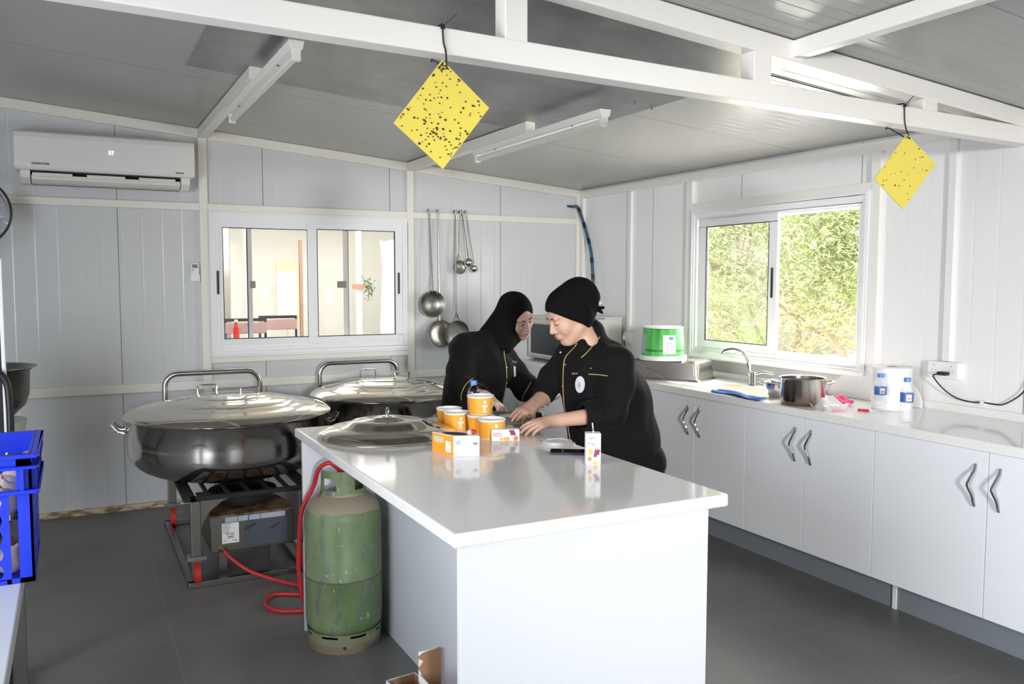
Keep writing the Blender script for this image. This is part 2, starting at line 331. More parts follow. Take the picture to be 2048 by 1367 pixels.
for xa, xb in ((-4.6, .1), (XL-.1, -4.6)):
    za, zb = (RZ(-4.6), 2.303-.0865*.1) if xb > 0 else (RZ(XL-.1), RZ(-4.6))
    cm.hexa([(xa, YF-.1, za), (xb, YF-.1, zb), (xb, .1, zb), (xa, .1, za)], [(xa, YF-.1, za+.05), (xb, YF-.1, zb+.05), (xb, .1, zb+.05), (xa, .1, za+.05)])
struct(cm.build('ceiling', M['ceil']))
# smooth sheet fixed below the ceiling
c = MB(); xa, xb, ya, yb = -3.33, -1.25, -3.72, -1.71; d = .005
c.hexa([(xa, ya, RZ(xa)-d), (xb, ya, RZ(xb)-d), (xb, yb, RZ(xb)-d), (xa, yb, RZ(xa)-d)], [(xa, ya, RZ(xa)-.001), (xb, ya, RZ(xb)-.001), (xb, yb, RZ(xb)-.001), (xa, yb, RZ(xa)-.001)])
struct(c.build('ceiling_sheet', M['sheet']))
# frame members of the walls (painted square tube)
n_trim = [0]
def trim(mb, m='cream', bevel=.003):
    n_trim[0] += 1; o = mb.build('trim_%d' % n_trim[0], M[m], bevel=bevel); return struct(o)
D = -.03
XB = [(-6.2, -6.14), (-4.63, -4.575), (-3.0725, -3.0175), (-1.573, -1.5185), (-.055, 0)]
for i, (a, b) in enumerate(XB): trim(MB().box(a, b, D, 0, 0, RZ((a+b)/2)-.06))
for (z0, z1) in ((2.017, 2.066), (.79, .85)):
    for i in range(4):
        a, b = XB[i][1], XB[i+1][0]
        if z0 > 2 and i == 2: b2 = b
        trim(MB().box(a, b, D+.002, 0, z0, z1))
trim(MB().box(-3.0175, -1.573, D+.002, 0, .968, 1.006))
trim(MB().beam((-4.6, D/2, RZ(-4.6)-.033), (0, D/2, RZ(0)-.033), -D, .064))
trim(MB().beam((XL, D/2, RZ(XL)-.033), (-4.6, D/2, RZ(-4.6)-.033), -D, .064))
struct(MB().box(XL, -.62, -.035, 0, 0, .036).build('baseboard_back', M['rust_cream'], bevel=.002))
# right wall members
E_ = -.03
trim(MB().box(E_, 0, YF, D, 2.231, 2.288), 'whitepaint')
for (a, b) in ((-.085, D), (-1.50, -1.435), (-3.045, -2.985), (-4.6, -4.54), (-6.1, -6.04)): trim(MB().box(E_, 0, a, b, .0, 2.231), 'whitepaint')
trim(MB().box(E_+.002, 0, -2.985, -1.50, 2.035, 2.075), 'whitepaint')
trim(MB().box(E_+.002, 0, -2.985, -1.50, 1.0, 1.022), 'whitepaint')
# purlins under the roof, slanted with it
def purlin(x0, x1, y0, y1, m='cream'): 
    xm = (x0+x1)/2; return trim(MB().box(x0, x1, y0, y1, RZ(xm)-.064, RZ(xm)-.003), m)
purlin(-3.075, -3.015, -1.94, D); purlin(-1.575, -1.515, -1.94, D); purlin(-4.63, -4.57, -3.70, D)
purlin(-1.475, -1.42, YF, -3.795, 'whitepaint'); purlin(-3.075, -3.015, YF, -3.795, 'whitepaint'); purlin(-4.63, -4.57, YF, -3.795, 'whitepaint')
# ------------------------------------------------------------------ roof truss: one welded thing
tr = thing('roof_truss', 'white painted steel truss spanning the room, two long chords joined by short uprights', 'truss', (-2.2, -3.75, 2.15))
ya, yb = -3.83, -3.755
def chord(name, pts):
    mb = MB(); q = []
    for (x0, z0), (x1, z1) in zip(pts, pts[1:]):
        mb.hexa([(x0, ya, z0), (x1, ya, z1), (x1, yb, z1), (x0, yb, z0)], [(x0, ya, z0+.076), (x1, ya, z1+.076), (x1, yb, z1+.076), (x0, yb, z0+.076)])
    return mb.build(name, M['whitepaint'], tr, bevel=.004)
lowz = lambda x: 2.154-.0185*x+.001
upz = lambda x: RZ(x)-.080 if x > -4.6 else RZ(-4.6)-.080-.0865*(-4.6-x)
chord('lower_chord', [(-6.19, lowz(-6.19)), (-.0, lowz(0))])
chord('upper_chord', [(-6.19, upz(-6.19)), (-4.6, upz(-4.6)), (-.0, upz(0))])
for x0, x1 in ((-5.62, -5.54), (-4.64, -4.56), (-3.66, -3.58), (-2.662, -2.584), (-1.66, -1.578), (-.74, -.655)):
    xm = (x0+x1)/2; MB().box(x0, x1, ya+.002, yb-.002, lowz(xm)+.074, upz(xm)+.004).build('upright', M['whitepaint'], tr, bevel=.003)
# ------------------------------------------------------------------ windows (sliding aluminium)
def frame_rect(mb, ax, p0, p1, u0, u1, z0, z1, wd):
    B = (lambda a, b, c, d: mb.box(a, b, p0, p1, c, d)) if ax == 0 else (lambda a, b, c, d: mb.box(p0, p1, a, b, c, d))
    B(u0, u1, z0, z0+wd); B(u0, u1, z1-wd, z1); B(u0, u0+wd, z0+wd, z1-wd); B(u1-wd, u1, z0+wd, z1-wd)
def slab(mb, ax, p0, p1, u0, u1, z0, z1):
    return mb.box(u0, u1, p0, p1, z0, z1) if ax == 0 else mb.box(p0, p1, u0, u1, z0, z1)
def window(name, ax, U0, U1, Z0, Z1, sg, sashes, handles):
    """sg: direction into the room"""
    def P(a, b): return (min(sg*a, sg*b), max(sg*a, sg*b))
    fr = MB(); frame_rect(fr, ax, *P(-.06, .035), U0+.035, U1-.035, Z0+.035, Z1-.035, .032); frame_rect(fr, ax, *P(.0, .042), U0, U1, Z0, Z1, .042); slab(fr, ax, *P(-.06, .022), U0+.03, U1-.03, Z0+.035, Z0+.084); slab(fr, ax, *P(-.06, .022), U0+.03, U1-.03, Z1-.088, Z1-.035); frame_rect(fr, ax, *P(.0, .047), U0+.012, U1-.012, Z0+.012, Z1-.012, .014)
    root = struct(fr.build(name, M['pvc'], bevel=.002)); ORG[root.name] = Vector()
    for (u0, u1, z0, z1, dep, wl_, wr) in sashes:
        s = MB(); a, b = P(dep-.022, dep)
        g = (u0+wl_, u1-wr, z0+.05, z1-.05)
        slab(s, ax, a, b, u0, u1, z0, g[2]); slab(s, ax, a, b, u0, u1, g[3], z1); slab(s, ax, a, b, u0, g[0], g[2], g[3]); slab(s, ax, a, b, g[1], u1, g[2], g[3])
        so = s.build('sash', M['pvc'], root, bevel=.002)
        gk = MB(); frame_rect(gk, ax, *P(dep-.012, dep+.0008), g[0]-.001, g[1]+.001, g[2]-.001, g[3]+.001, .005); gk.build('gasket', M['gasket'], so)
        gl = MB(); slab(gl, ax, *P(dep-.014, dep-.010), g[0], g[1], g[2], g[3]); gl.build('pane', M['glass'], so)
    for (u, z0, z1, dep) in handles:
        h = MB(); slab(h, ax, *P(dep, dep+.007), u-.008, u+.008, z0, z1); h.build('handle', M['black'], root, bevel=.005)
    return root
window('window_1', 0, -3.017, -1.574, 1.007, 2.017, -1, [(-2.978, -2.275, 1.083, 1.957, .026, .052, .052+.007), (-2.338, -1.615, 1.083, 1.963, .036, .068, .060)], [(-2.963, 1.446, 1.608, .035), (-1.647, 1.441, 1.602, .036)])
window('window_2', 1, -2.985, -1.50, 1.022, 2.035, -1, [(-2.318, -1.583, 1.092, 1.957, .036, .07, .08)], [(-2.283, 1.44, 1.625, .036)])
# outer sashes of the back window, each seen only at its stile
ob = bpy.data.objects['window_1']
for x0_, hx, sd_ in ((-2.750, -2.709, 1), (-2.052, -2.096, -1)):
    so = MB().box(x0_, x0_+.030, .030, .055, 1.07, 1.97).build('outer_stile', M['oven_body'], ob); MB().box(x0_-.004 if sd_ > 0 else x0_+.030, x0_ if sd_ > 0 else x0_+.034, .028, .055, 1.07, 1.97).build('gasket', M['gasket'], so)
    MB().box(min(x0_+.015, hx-.010), max(x0_+.015, hx+.010), .024, .031, 1.487, 1.537).build('latch', M['steel_dull'], so)
# ------------------------------------------------------------------ outside the right window
gnd = MB().box(.4, 14, -12, 9, -.35, -.30); struct(gnd.build('ground', M['ground']))
def tree(x, y, h, label, seed, nleaf, spread):
    r = random.Random(seed); t = thing('olive_tree', label, 'tree', (x, y, -.30), 'trees outside the window')
    tk = MB(); tips = []
    def branch(p, d, L, rad, lev):
        pts = [p]; q = Vector(p)
        for i in range(4): d = (d+Vector((r.uniform(-.3, .3), r.uniform(-.3, .3), r.uniform(-.1, .25)))).normalized(); q = q+d*L/4; pts.append(q.copy())
        tk.tube(pts, [rad*(1-.15*i) for i in range(5)], 6)
        if lev < 3:
            for k in range(3 if lev else 5): branch(pts[r.choice((2, 3, 4))], (d+Vector((r.uniform(-1, 1), r.uniform(-1, 1), r.uniform(-.3, .6)))).normalized(), L*.68, rad*.5, lev+1)
        tips.extend(pts[1:])
    branch(Vector((x, y, -.3)), Vector((0, 0, 1)), h*.5, .07, 0); tk.build('trunk', M['bark'], t, smooth=True)
    T = np.array([tuple(q) for q in tips if q.z > .2]); R = np.random.default_rng(seed)
    c = T[R.integers(0, len(T), nleaf)]+R.normal(0, spread, (nleaf, 3)); d = R.normal(0, 1, (nleaf, 3)); d[:, 2] = d[:, 2]*.6+.2; d /= np.linalg.norm(d, axis=1)[:, None]
    s = np.cross(d, R.normal(0, 1, (nleaf, 3))); s /= np.linalg.norm(s, axis=1)[:, None]; L = R.uniform(.018, .042, (nleaf, 1)); W = L*.19
    V = np.stack([c-d*L, c+s*W, c+d*L, c-s*W], 1).reshape(-1, 3); V = V-np.array([x, y, -.3])
    me = bpy.data.meshes.new('foliage'); me.from_pydata(V.tolist(), [], np.arange(nleaf*4).reshape(-1, 4).tolist()); link('foliage', me, M['leaf'], t, ORG[t.name])
tree(2.6, -.9, 3.4, 'leafy olive tree seen through the left glazed half of the window', 3, 30000, .16)
tree(2.3, -2.0, 3.0, 'olive tree filling the open right half of the window', 5, 32000, .16)
tree(2.5, .5, 3.3, 'olive tree furthest left behind the window pane, with bare branches', 9, 26000, .16)
tree(4.3, .6, 3.6, 'pale olive tree standing behind the nearer ones outside the window', 12, 24000, .2)
# ------------------------------------------------------------------ the hall behind the back window
hx0, hx1, hy = -5.2, .3, 4.6
struct(MB().box(hx0, hx1, .12, 6.0, -.1, 0).build('floor_hall', M['hallfloor']))
struct(MB().box(-2.14, hx1, hy, hy+.06, 0, 2.55).build('wall_hall_far', M['beigewall']))
struct(MB().box(hx1-.06, hx1, .12, hy, 0, 2.55).build('wall_hall_right', M['beigewall']))
struct(MB().box(hx0, hx1, .12, 6.0, 2.55, 2.6).build('ceiling_hall', M['whitepaint']))
b = thing('notice_board', 'white board with an orange band above and below, seen through the left pane', 'board', (-1.45, 3.5, .98)); 
MB().box(-1.82, -1.575, 3.5, 3.53, 1.0, 1.74).build('orange_backing', M['orange_frame'], b); MB().box(-1.822, -1.60, 3.485, 3.499, 1.11, 1.645).build('white_sheet', M['paper'], b)
MB().box(-1.83, -1.57, 3.50, 3.528, .0, .05).build('board_foot', M['orange_frame'], b); MB().box(-1.71, -1.69, 3.505, 3.525, .05, 1.0).build('board_leg', M['orange_frame'], b)
tag(MB().box(-1.560, -1.525, 3.5, 3.54, 0, 2.0).build('brown_post', M['brownpost'], org=(-1.53, 3.53, 0)), 'reddish brown upright post beside the orange board in the hall', 'post')
tag(MB().box(-.92, -.865, 3.4, 3.45, 0, 2.54).build('hall_post', M['whitepaint'], org=(-.89, 3.42, 0)), 'white post holding the pink sign, seen through the right pane', 'post')
tag(MB().box(-2.16, -2.10, 3.5, 3.56, 0, 2.54).build('hall_post', M['whitepaint'], org=(-2.13, 3.53, 0)), 'white post at the open edge of the hall, left of the orange board', 'post')
sg = tag(MB().box(-.985, -.845, 3.375, 3.388, 1.44, 1.50).build('hall_sign', M['salmon'], org=(-.91, 3.38, 1.47)), 'small salmon pink sign fixed to the white post in the hall', 'sign')
for i, (x, z, lb) in enumerate(((-1.945, 1.42, 'small white notice sheet to the left of the orange board'), (-1.22, 1.36, 'white notice sheet on the wall seen through the right pane'))):
    y = hy-.004; k = 1.12 if i == 0 else 1.1; x2, z2 = (x+3.8578)*(10.78/9.68)-3.8578, (z-1.5425)*(10.78/9.68)+1.5425
    tag(MB().box(x2-.035, x2+.035, y, y+.003, z2-.1, z2+.1, ).build('notice_sheet', M['paper'], org=(x2, y, z2)), lb, 'notice')
pp = thing('trailing_plant', 'small green plant hanging beside the pink sign in the hall', 'plant', (-.79, 3.36, 1.45)); pm = MB(); r = random.Random(2)
for k in range(90):
    cx, cy, cz = -.79+r.gauss(0, .028), 3.36+r.gauss(0, .02), 1.45+r.gauss(0, .05); a = r.uniform(0, 6); pm.add([(cx, cy, cz), (cx+.02*math.cos(a), cy-.01, cz+.02*math.sin(a)), (cx+.035*math.cos(a+.3), cy, cz+.035*math.sin(a+.3)), (cx+.02*math.cos(a+.6), cy+.01, cz+.02*math.sin(a+.6))], [(0, 1, 2, 3)])
pm.build('leaves', M['plantgreen'], pp); MB().tube([(-.8, 3.37, 1.3), (-.79, 3.36, 1.42), (-.87, 3.39, 1.6)], .004, 6).build('stem', M['plantgreen'], pp)
# translucent sheet curtain hanging at the right of the hall
cv = MB(); N = 40
top = []; 
for k in range(N+1):
    x = -.70+.9*k/N; y = 3.2+.03*math.sin(k*.9)+.02*math.sin(k*2.3); top.append((x, y))
vs = [(x, y, z+(.012*math.sin(x*40+z*9))) for z in (0, .5, 1.0, 1.4, 1.7, 2.0) for x, y in [(a+.02*math.sin(z*5+a*9), b_+.02*math.cos(z*7+a*5)) for a, b_ in top]]
fs = [(j*(N+1)+i, j*(N+1)+i+1, (j+1)*(N+1)+i+1, (j+1)*(N+1)+i) for j in range(5) for i in range(N)]
cu = MB().add(vs, fs).build('plastic_curtain', mat('curtain_sheet', (.80, .82, .76), .4), org=(-.3, 3.2, 0), smooth=True); sol = cu.modifiers.new('t', 'SOLIDIFY'); sol.thickness = .002
tag(cu, 'pale crumpled plastic curtain hanging at the right side of the hall', 'curtain')
# chairs and table in the hall
def hall_chair(x, y, label, col):
    t = thing('hall_chair', label, 'chair', (x, y, 0), 'chairs in the hall'); m = M[col]
    MB().box(x-.2, x+.2, y-.2, y+.2, .43, .46).build('seat', m, t, bevel=.01); MB().box(x-.2, x+.2, y+.18, y+.21, 1.02, 1.13).build('backrest', m, t, bevel=.008)
    for sx in (-.19, .19):
        MB().cyl((x+sx, y-.18, 0), (x+sx, y-.18, .43), .012, n=8).build('leg', M['black'], t); MB().cyl((x+sx, y+.19, 0), (x+sx, y+.195, 1.16), .012, n=8).build('leg', M['black'], t)
    MB().box(x-.2, x+.2, y+.185, y+.205, 1.14, 1.17).build('top_rail', M['black'], t)
M['chairpanel'] = mat('chair_panel', (.40, .25, .23), .6)
hall_chair(-2.36, 2.2, 'black framed chair with a dull pink back, nearer the left edge of the pane', 'chairpanel'); hall_chair(-1.93, 2.75, 'black framed chair with a dull pink back, standing further right and deeper in the hall', 'chairpanel')
ht = thing('hall_table', 'beige topped table standing in the hall behind the left pane', 'table', (-1.9, 1.5, 0)); MB().box(-2.75, -1.55, 1.25, 1.7, .99, 1.02).build('table_top', M['beigewall'], ht, bevel=.004)
for sx in (-2.7, -1.6):
    for sy in (1.3, 1.65): MB().cyl((sx, sy, 0), (sx, sy, .99), .015, n=8).build('leg', M['black'], ht)
t = thing('sauce_bottle', 'red and white bottle standing on the hall table', 'bottle', (-2.60, 1.48, 1.02)); MB().lathe([(0, 0), (.028, 0), (.028, .1), (.012, .14), (.012, .16), (0, .16)], (-2.60, 1.48, 1.02), 16).build('bottle_body', M['red'], t, smooth=True); MB().cyl((-2.60, 1.48, 1.18), (-2.60, 1.48, 1.2), .014, n=12).build('cap', M['paper'], t)
# ------------------------------------------------------------------ fluorescent battens
def batten(x, y0, y1, label):
    z = RZ(x)-.062; t = thing('fluorescent_batten', label, 'light fitting', (x, (y0+y1)/2, z), 'fluorescent battens under the ceiling')
    MB().prism([(x-.032, z), (x+.032, z), (x+.024, z-.034), (x-.024, z-.034)], 1, y0, y1).build('housing', M['whitepaint'], t, bevel=.002)
    MB().cyl((x, y0+.045, z-.058), (x, y1-.045, z-.058), .0165, n=14).build('tube', M['tube_white'], t, smooth=True)
    for y in (y0+.02, y1-.02): MB().box(x-.018, x+.018, y-.016, y+.016, z-.078, z-.03).build('lamp_holder', M['whitepaint'], t, bevel=.003)
    for y in (y0+.3, y1-.3): MB().cyl((x-.01, y, z-.0345), (x-.01, y, z-.037), .006, n=8).build('screw', M['black'], t)
batten(-3.028, -2.70, -1.13, 'long white fluorescent batten at the upper left, above the air conditioner side')
batten(-1.532, -2.68, -1.19, 'long white fluorescent batten in the middle of the ceiling, right of the large yellow trap')
# loose wire and screws on the ceiling
tag(MB().tube([(-1.24, -3.457, RZ(-1.24)-.004), (-.8, -3.457, RZ(-.8)-.004), (-.371, -3.457, RZ(-.371)-.004)], .003, 6).build('ceiling_wire', M['black'], org=(-.8, -3.457, RZ(-.8))), 'thin dark wire running along the ceiling behind the truss', 'wire')
for x, y in ((-1.52, -2.9), (-1.42, -2.9)): tag(MB().cyl((x, y, RZ(x)-.0575), (x, y, RZ(x)-.085), .005, n=8).build('ceiling_bolt', M['chrome'], org=(x, y, RZ(x)-.0575)), 'short bolt under the ceiling sheet, '+('left' if x < -1.5 else 'right')+' one of the pair beside the middle batten', 'bolt', 'bolts in the ceiling sheet')
# ------------------------------------------------------------------ sticky fly traps
def trap(cx, cy, ztop, label, pts, seed, nf):
    t = thing('sticky_fly_trap', label, 'fly trap', (cx, cy, ztop), 'sticky traps hanging from the truss'); V = [(p[0], cy+p[2] if len(p) > 2 else cy, p[1]) for p in pts]
    b = [(x, y-.0015, z) for x, y, z in V]; c_ = [(x, y+.0015, z) for x, y, z in V]; MB().hexa(b, c_).build('card', M['yellow'], t)
    r = random.Random(seed); A, B, C_, D_ = [Vector(q) for q in b]; fm = MB()
    for k in range(nf):
        u, v = r.random(), r.random()
        if k < nf*.15: u, v = abs(r.gauss(0, .06)), abs(r.gauss(.06, .06))
        elif k < nf*.35: u, v = r.gauss(.72, .08), min(.97, r.gauss(.6, .2))
        u, v = min(max(u, .03), .97), min(max(v, .03), .97); p = A*(1-u)*(1-v)+B*u*(1-v)+C_*u*v+D_*(1-u)*v
        s = r.uniform(.0016, .0032); fm.ell(p+Vector((0, -.001, 0)), (s*r.uniform(.8, 1.5), .0012, s*r.uniform(.7, 1.3)), 6, 4)
    o = fm.build('trapped_flies', M['fly'], t); o['kind'] = 'stuff'
    z0 = lowz(cx); y0, y1 = -3.834, -3.751
    MB().tube(spline([(cx+.012, cy-.004, ztop-.02), (cx+.022, y0-.002, ztop+.03), (cx+.016, y0, z0+.03), (cx+.012, y0, z0+.078), (cx+.012, y0+.01, z0+.083), (cx+.012, y1-.01, z0+.083), (cx+.012, y1, z0+.06), (cx+.012, y1, z0-.003), (cx+.006, y1-.02, z0-.006), (cx, cy+.005, ztop-.016)], 6), .0028, 6).build('cable_tie', M['black'], t)
    MB().beam((cx+.012, y0-.002, z0+.075), (cx+.055, y0-.008, z0+.115), .004, .0015).build('tie_tail', M['black'], t); MB().box(cx+.006, cx+.018, y0-.007, y0, z0+.068, z0+.08).build('tie_lock', M['black'], t)
trap(-2.884, -3.86, 2.183, 'large yellow sticky trap covered in flies hanging left of centre', [(-2.884, 2.181), (-3.034, 1.988), (-2.883, 1.868), (-2.733, 2.058)], 1, 150)
trap(-.88, -3.86, 2.13, 'yellow sticky trap with few flies hanging at the right near the window', [(-.882, 2.128), (-1.035, 1.944, .02), (-.876, 1.832, .01), (-.713, 2.021, -.01)], 2, 34)
# ================================================================== air conditioner
ac = thing('air_conditioner', 'white wall mounted air conditioner at the upper left with open louvre', 'air conditioner', (-3.63, 0, 2.13))
prof = [(-.0, 2.135), (-.0, 2.45), (-.17, 2.452), (-.195, 2.44), (-.205, 2.40), (-.205, 2.26), (-.195, 2.222), (-.18, 2.212), (-.17, 2.20), (-.16, 2.165), (-.12, 2.14)]
x0, x1 = -4.150, -3.115
MB().prism([(-.0, 2.215), (-.0, 2.45), (-.17, 2.452), (-.195, 2.442), (-.205, 2.41), (-.205, 2.26), (-.198, 2.225), (-.185, 2.215)], 0, x0, x1).build('body', M['ac_white'], ac, bevel=.012, seg=4)
MB().prism([(-.0, 2.135), (-.0, 2.215), (-.175, 2.215), (-.165, 2.17), (-.11, 2.137)], 0, x0+.03, x0+.085).build('end_cap', M['ac_white'], ac, bevel=.006)
MB().prism([(-.0, 2.135), (-.0, 2.215), (-.175, 2.215), (-.165, 2.17), (-.11, 2.137)], 0, x1-.085, x1-.03).build('end_cap', M['ac_white'], ac, bevel=.006)
MB().prism([(-.0, 2.14), (-.0, 2.215), (-.11, 2.215), (-.07, 2.15)], 0, x0+.085, x1-.085).build('outlet', M['gasket'], ac)
MB().prism([(-.168, 2.182), (-.172, 2.188), (-.06, 2.146), (-.055, 2.138), (-.13, 2.142), (-.165, 2.160)], 0, x0+.09, x1-.09).build('louvre', M['ac_shade'], ac, bevel=.003)
for i in range(3):
    a = x0+.095+i*.30; MB().prism([(-.150, 2.205), (-.178, 2.200), (-.176, 2.178), (-.150, 2.176)], 0, a, a+.22).build('louvre_blade', M['ac_shade'], ac, bevel=.003)
text('lettering', 'KOLIN STAR', .017, (-4.055, -.2065, 2.246), (1, 0, 0), (0, 0, 1), M['ink'], ac, bold=True); text('lettering', 'inverter', .016, (-3.235, -.2065, 2.236), (1, 0, 0), (0, 0, 1), M['ink'], ac, bold=True)
text('display_digits', '17', .034, (-3.632, -.2065, 2.33), (1, 0, 0), (0, 0, 1), M['glow'], ac, bold=True)
# remote control in its holder
rc = thing('air_conditioner_remote', 'small white remote control in a holder on the back wall left of the window', 'remote control', (-3.105, 0, 1.6))
MB().box(-3.135, -3.083, -.024, -.006, 1.548, 1.662).build('remote_body', M['ac_white'], rc, bevel=.004); MB().box(-3.139, -3.079, -.03, 0, 1.535, 1.58).build('holder', M['pure_white'], rc, bevel=.003); MB().box(-3.128, -3.092, -.0255, -.0235, 1.626, 1.650).build('display', M['grille'], rc)
MB().box(-3.127, -3.12, -.0262, -.0235, 1.609, 1.615).build('button', M['ink'], rc)
# wall fan at the left edge
fc = Vector((-4.372, -.30, 1.943)); fan = thing('wall_fan', 'wall fan with a black ringed wire guard at the left edge', 'fan', (-4.372, 0, 1.943))
MB().tube(arc(fc, .205, 0, 2*math.pi*47/48, 47), .007, 8, closed=True).build('guard_ring', M['black'], fan, smooth=True)
gm = MB()
for i in range(36):
    a = 2*math.pi*i/36; e = Vector((math.cos(a), 0, math.sin(a))); gm.tube([fc+e*.05+Vector((0, -.055, 0)), fc+e*.15+Vector((0, -.045, 0)), fc+e*.205], .0012, 4); gm.tube([fc+e*.05+Vector((0, .05, 0)), fc+e*.15+Vector((0, .045, 0)), fc+e*.205], .0012, 4)
gm.build('wire_guard', M['chrome'], fan); MB().cyl(fc+Vector((0, -.06, 0)), fc+Vector((0, -.052, 0)), .052).build('badge_disc', M['film_blue'], fan)
MB().cyl(fc+Vector((0, .03, 0)), fc+Vector((0, .16, 0)), .055, .045).build('motor', M['black'], fan, smooth=True)
for k in range(3):
    bl = MB(); vs = []
    for j in range(9):
        rr = .045+.018*j; a0 = 2*math.pi*k/3+.1*j*.3; wd = .5+.25*math.sin(j/8*math.pi)
        for s_ in range(7): a = a0+wd*(s_/6-.5)*1.5; vs.append(fc+Vector((math.cos(a)*rr, .018*(s_/3-1), math.sin(a)*rr)))
    bl.add(vs, [(j*7+s_, j*7+s_+1, (j+1)*7+s_+1, (j+1)*7+s_) for j in range(8) for s_ in range(6)]); bo = bl.build('blade', mat('fan_blade', (.42, .45, .52), .3) if k == 0 else bpy.data.materials['fan_blade'], fan, smooth=True); sm = bo.modifiers.new('s', 'SOLIDIFY'); sm.thickness = .002
MB().box(fc.x-.05, fc.x+.05, -.04, 0, 1.70, 1.85).build('wall_bracket', M['black'], fan, bevel=.01); MB().tube([(fc.x, -.03, 1.78), (fc.x, -.12, 1.80), (fc.x, -.14, 1.90)], .016, 10).build('arm', M['black'], fan, smooth=True)
# ------------------------------------------------------------------ hanging skimmers and ladles on the rail (top of rail z=2.066)
def ladle(name, label, xt, xb, zb, R, kind, yb, tilt=.0):
    """handle from hook at rail (xt) down to the bowl centre (xb, zb)"""
    t = thing(name, label, 'skimmer' if 'skimmer' in name else 'ladle', (xt, D, 2.07), 'utensils hanging on the back wall rail')
    y = -.042; top = 2.072; ez = zb+R*.98
    q = MB(); q.tube([(xt, -.036+.028, 2.078), (xt, -.026, 2.090), (xt, y-.004, 2.086), (xt, y-.004, top-.02)], .006, 8, flat=.8); q.build('hook', M['steel_dull'], t, smooth=True)
    pa, pb = Vector((xt, y, top)), Vector((xb, yb, ez)); mid = pa+(pb-pa)*.5
    MB().tube([pa, mid, pb+Vector((0, 0, .0))], [.0075, .0085, .0095] if R > .05 else [.006, .006, .007], 8, flat=.7).build('handle', M['steel'], t, smooth=True)
    if kind == 'disc':
        N = 40; pr = [(0, .004), (R*.5, .006), (R*.9, .012), (R, .022), (R*.985, .024), (R*.9, .016), (R*.5, .010), (0, .008)]
        tt = MB().lathe(pr, n=N); Rm = Matrix.Rotation(math.radians(90-tilt), 3, 'X'); c = Vector((xb, yb, zb))
        d = MB().add([Rm @ Vector((v[0], v[1], v[2]-.012))+c for v in tt.v], tt.f); o = d.build('perforated_disc', M['perf2'], t, smooth=True)
        MB().tube([c+Rm @ Vector((R*math.cos(a), R*math.sin(a), .012)) for a in [2*math.pi*i/40 for i in range(40)]], .0035, 6, closed=True).build('rim', M['steel_dull'], t, smooth=True)
        for s_ in (-1, 1): MB().tube([pb+Vector((s_*.003, 0, .06)), pb+Vector((s_*.018, -.004, .015)), pb+Vector((s_*.034, -.006, -.02))], .0035, 6).build('brace', M['steel_dull'], t, smooth=True)
    elif kind == 'round':
        c = Vector((xb, yb, zb)); pr = [(0, -.035), (R*.55, -.031), (R*.85, -.018), (R, .0), (R+.003, .003), (R-.002, .002), (R*.8, -.014), (R*.5, -.027), (0, -.031)]
        tt = MB().lathe(pr, n=40); Rm = Matrix.Rotation(math.radians(-90-tilt), 3, 'X'); MB().add([Rm @ Vector((v[0], v[1], -v[2]))*1 if False else Rm @ Vector((v[0], v[1], -v[2]-.0))+c for v in tt.v], tt.f).build('bowl', M['steel_dull'], t, smooth=True)
        for s_ in (-1, 1): MB().tube([pb+Vector((s_*.003, 0, .10)), pb+Vector((s_*.02, -.002, .03)), pb+Vector((s_*.040, -.004, -.022))], .003, 6).build('brace', M['steel_dull'], t, smooth=True)
    else:
        c = Vector((xb, yb, zb)); pr = [(R*math.sin(a), -R*math.cos(a)) for a in [math.pi/2*i/8 for i in range(9)]]; pr += [((R-.002)*math.sin(a), -(R-.002)*math.cos(a)) for a in [math.pi/2*i/8 for i in range(8, -1, -1)]]
        tt = MB().lathe(pr, n=28); Rm = Matrix.Rotation(math.radians(-75-tilt), 3, 'X') if kind == 'back' else Matrix.Rotation(math.radians(40), 3, 'Y') @ Matrix.Rotation(math.radians(-30), 3, 'X')
        MB().add([Rm @ Vector(v)+c for v in tt.v], tt.f).build('bowl', M['steel'], t, smooth=True)
ladle('shallow_ladle', 'long handled round shallow steel ladle hanging leftmost', -1.398, -1.408, 1.362, .100, 'round', -.13)
ladle('perforated_skimmer', 'long perforated skimmer hanging lowest, partly behind the leftmost ladle', -1.323, -1.325, 1.125, .108, 'disc', -.075, 8)
ladle('perforated_skimmer', 'long perforated skimmer hanging lowest on the right, beside the woman in the headscarf', -1.180, -1.205, 1.132, .100, 'disc', -.12, -6)
ladle('small_skimmer', 'small perforated skimmer behind the two short ladles', -1.135, -1.150, 1.645, .050, 'disc', -.055, 4)
ladle('short_ladle', 'short steel ladle hanging in the middle of the small utensils', -1.120, -1.108, 1.683, .036, 'back', -.135)
ladle('short_ladle', 'short steel ladle hanging furthest right, its bowl turned sideways', -1.086, -1.045, 1.640, .034, 'side', -.10)
# blue hose at the corner
hp = spline([(-.10, -.035, 2.165), (-.06, -.06, 2.15), (-.042, -.14, 1.98), (-.05, -.24, 1.80), (-.06, -.29, 1.62), (-.06, -.30, 1.45), (-.06, -.29, 1.32)], 8)
ho = thing('blue_hose', 'blue hose with black tape hanging down the wall in the far corner', 'hose', (-.05, -.2, 1.8)); MB().tube(hp, .0135, 10).build('hose_pipe', M['hose_blue'], ho, smooth=True)
for i in (8, 14, 20, 27, 33, 38, 42): MB().tube(hp[i:i+3], .0148, 10).build('tape_band', M['black'], ho, smooth=True)
MB().cyl(hp[-1], Vector(hp[-1])+Vector((0, -.005, -.08)), .014, .008, 10).build('nozzle', M['steel'], ho, smooth=True); MB().cyl((-.104, -.03, 2.165), (-.13, 0, 2.17), .011, n=10).build('tap_joint', M['steel_dull'], ho)
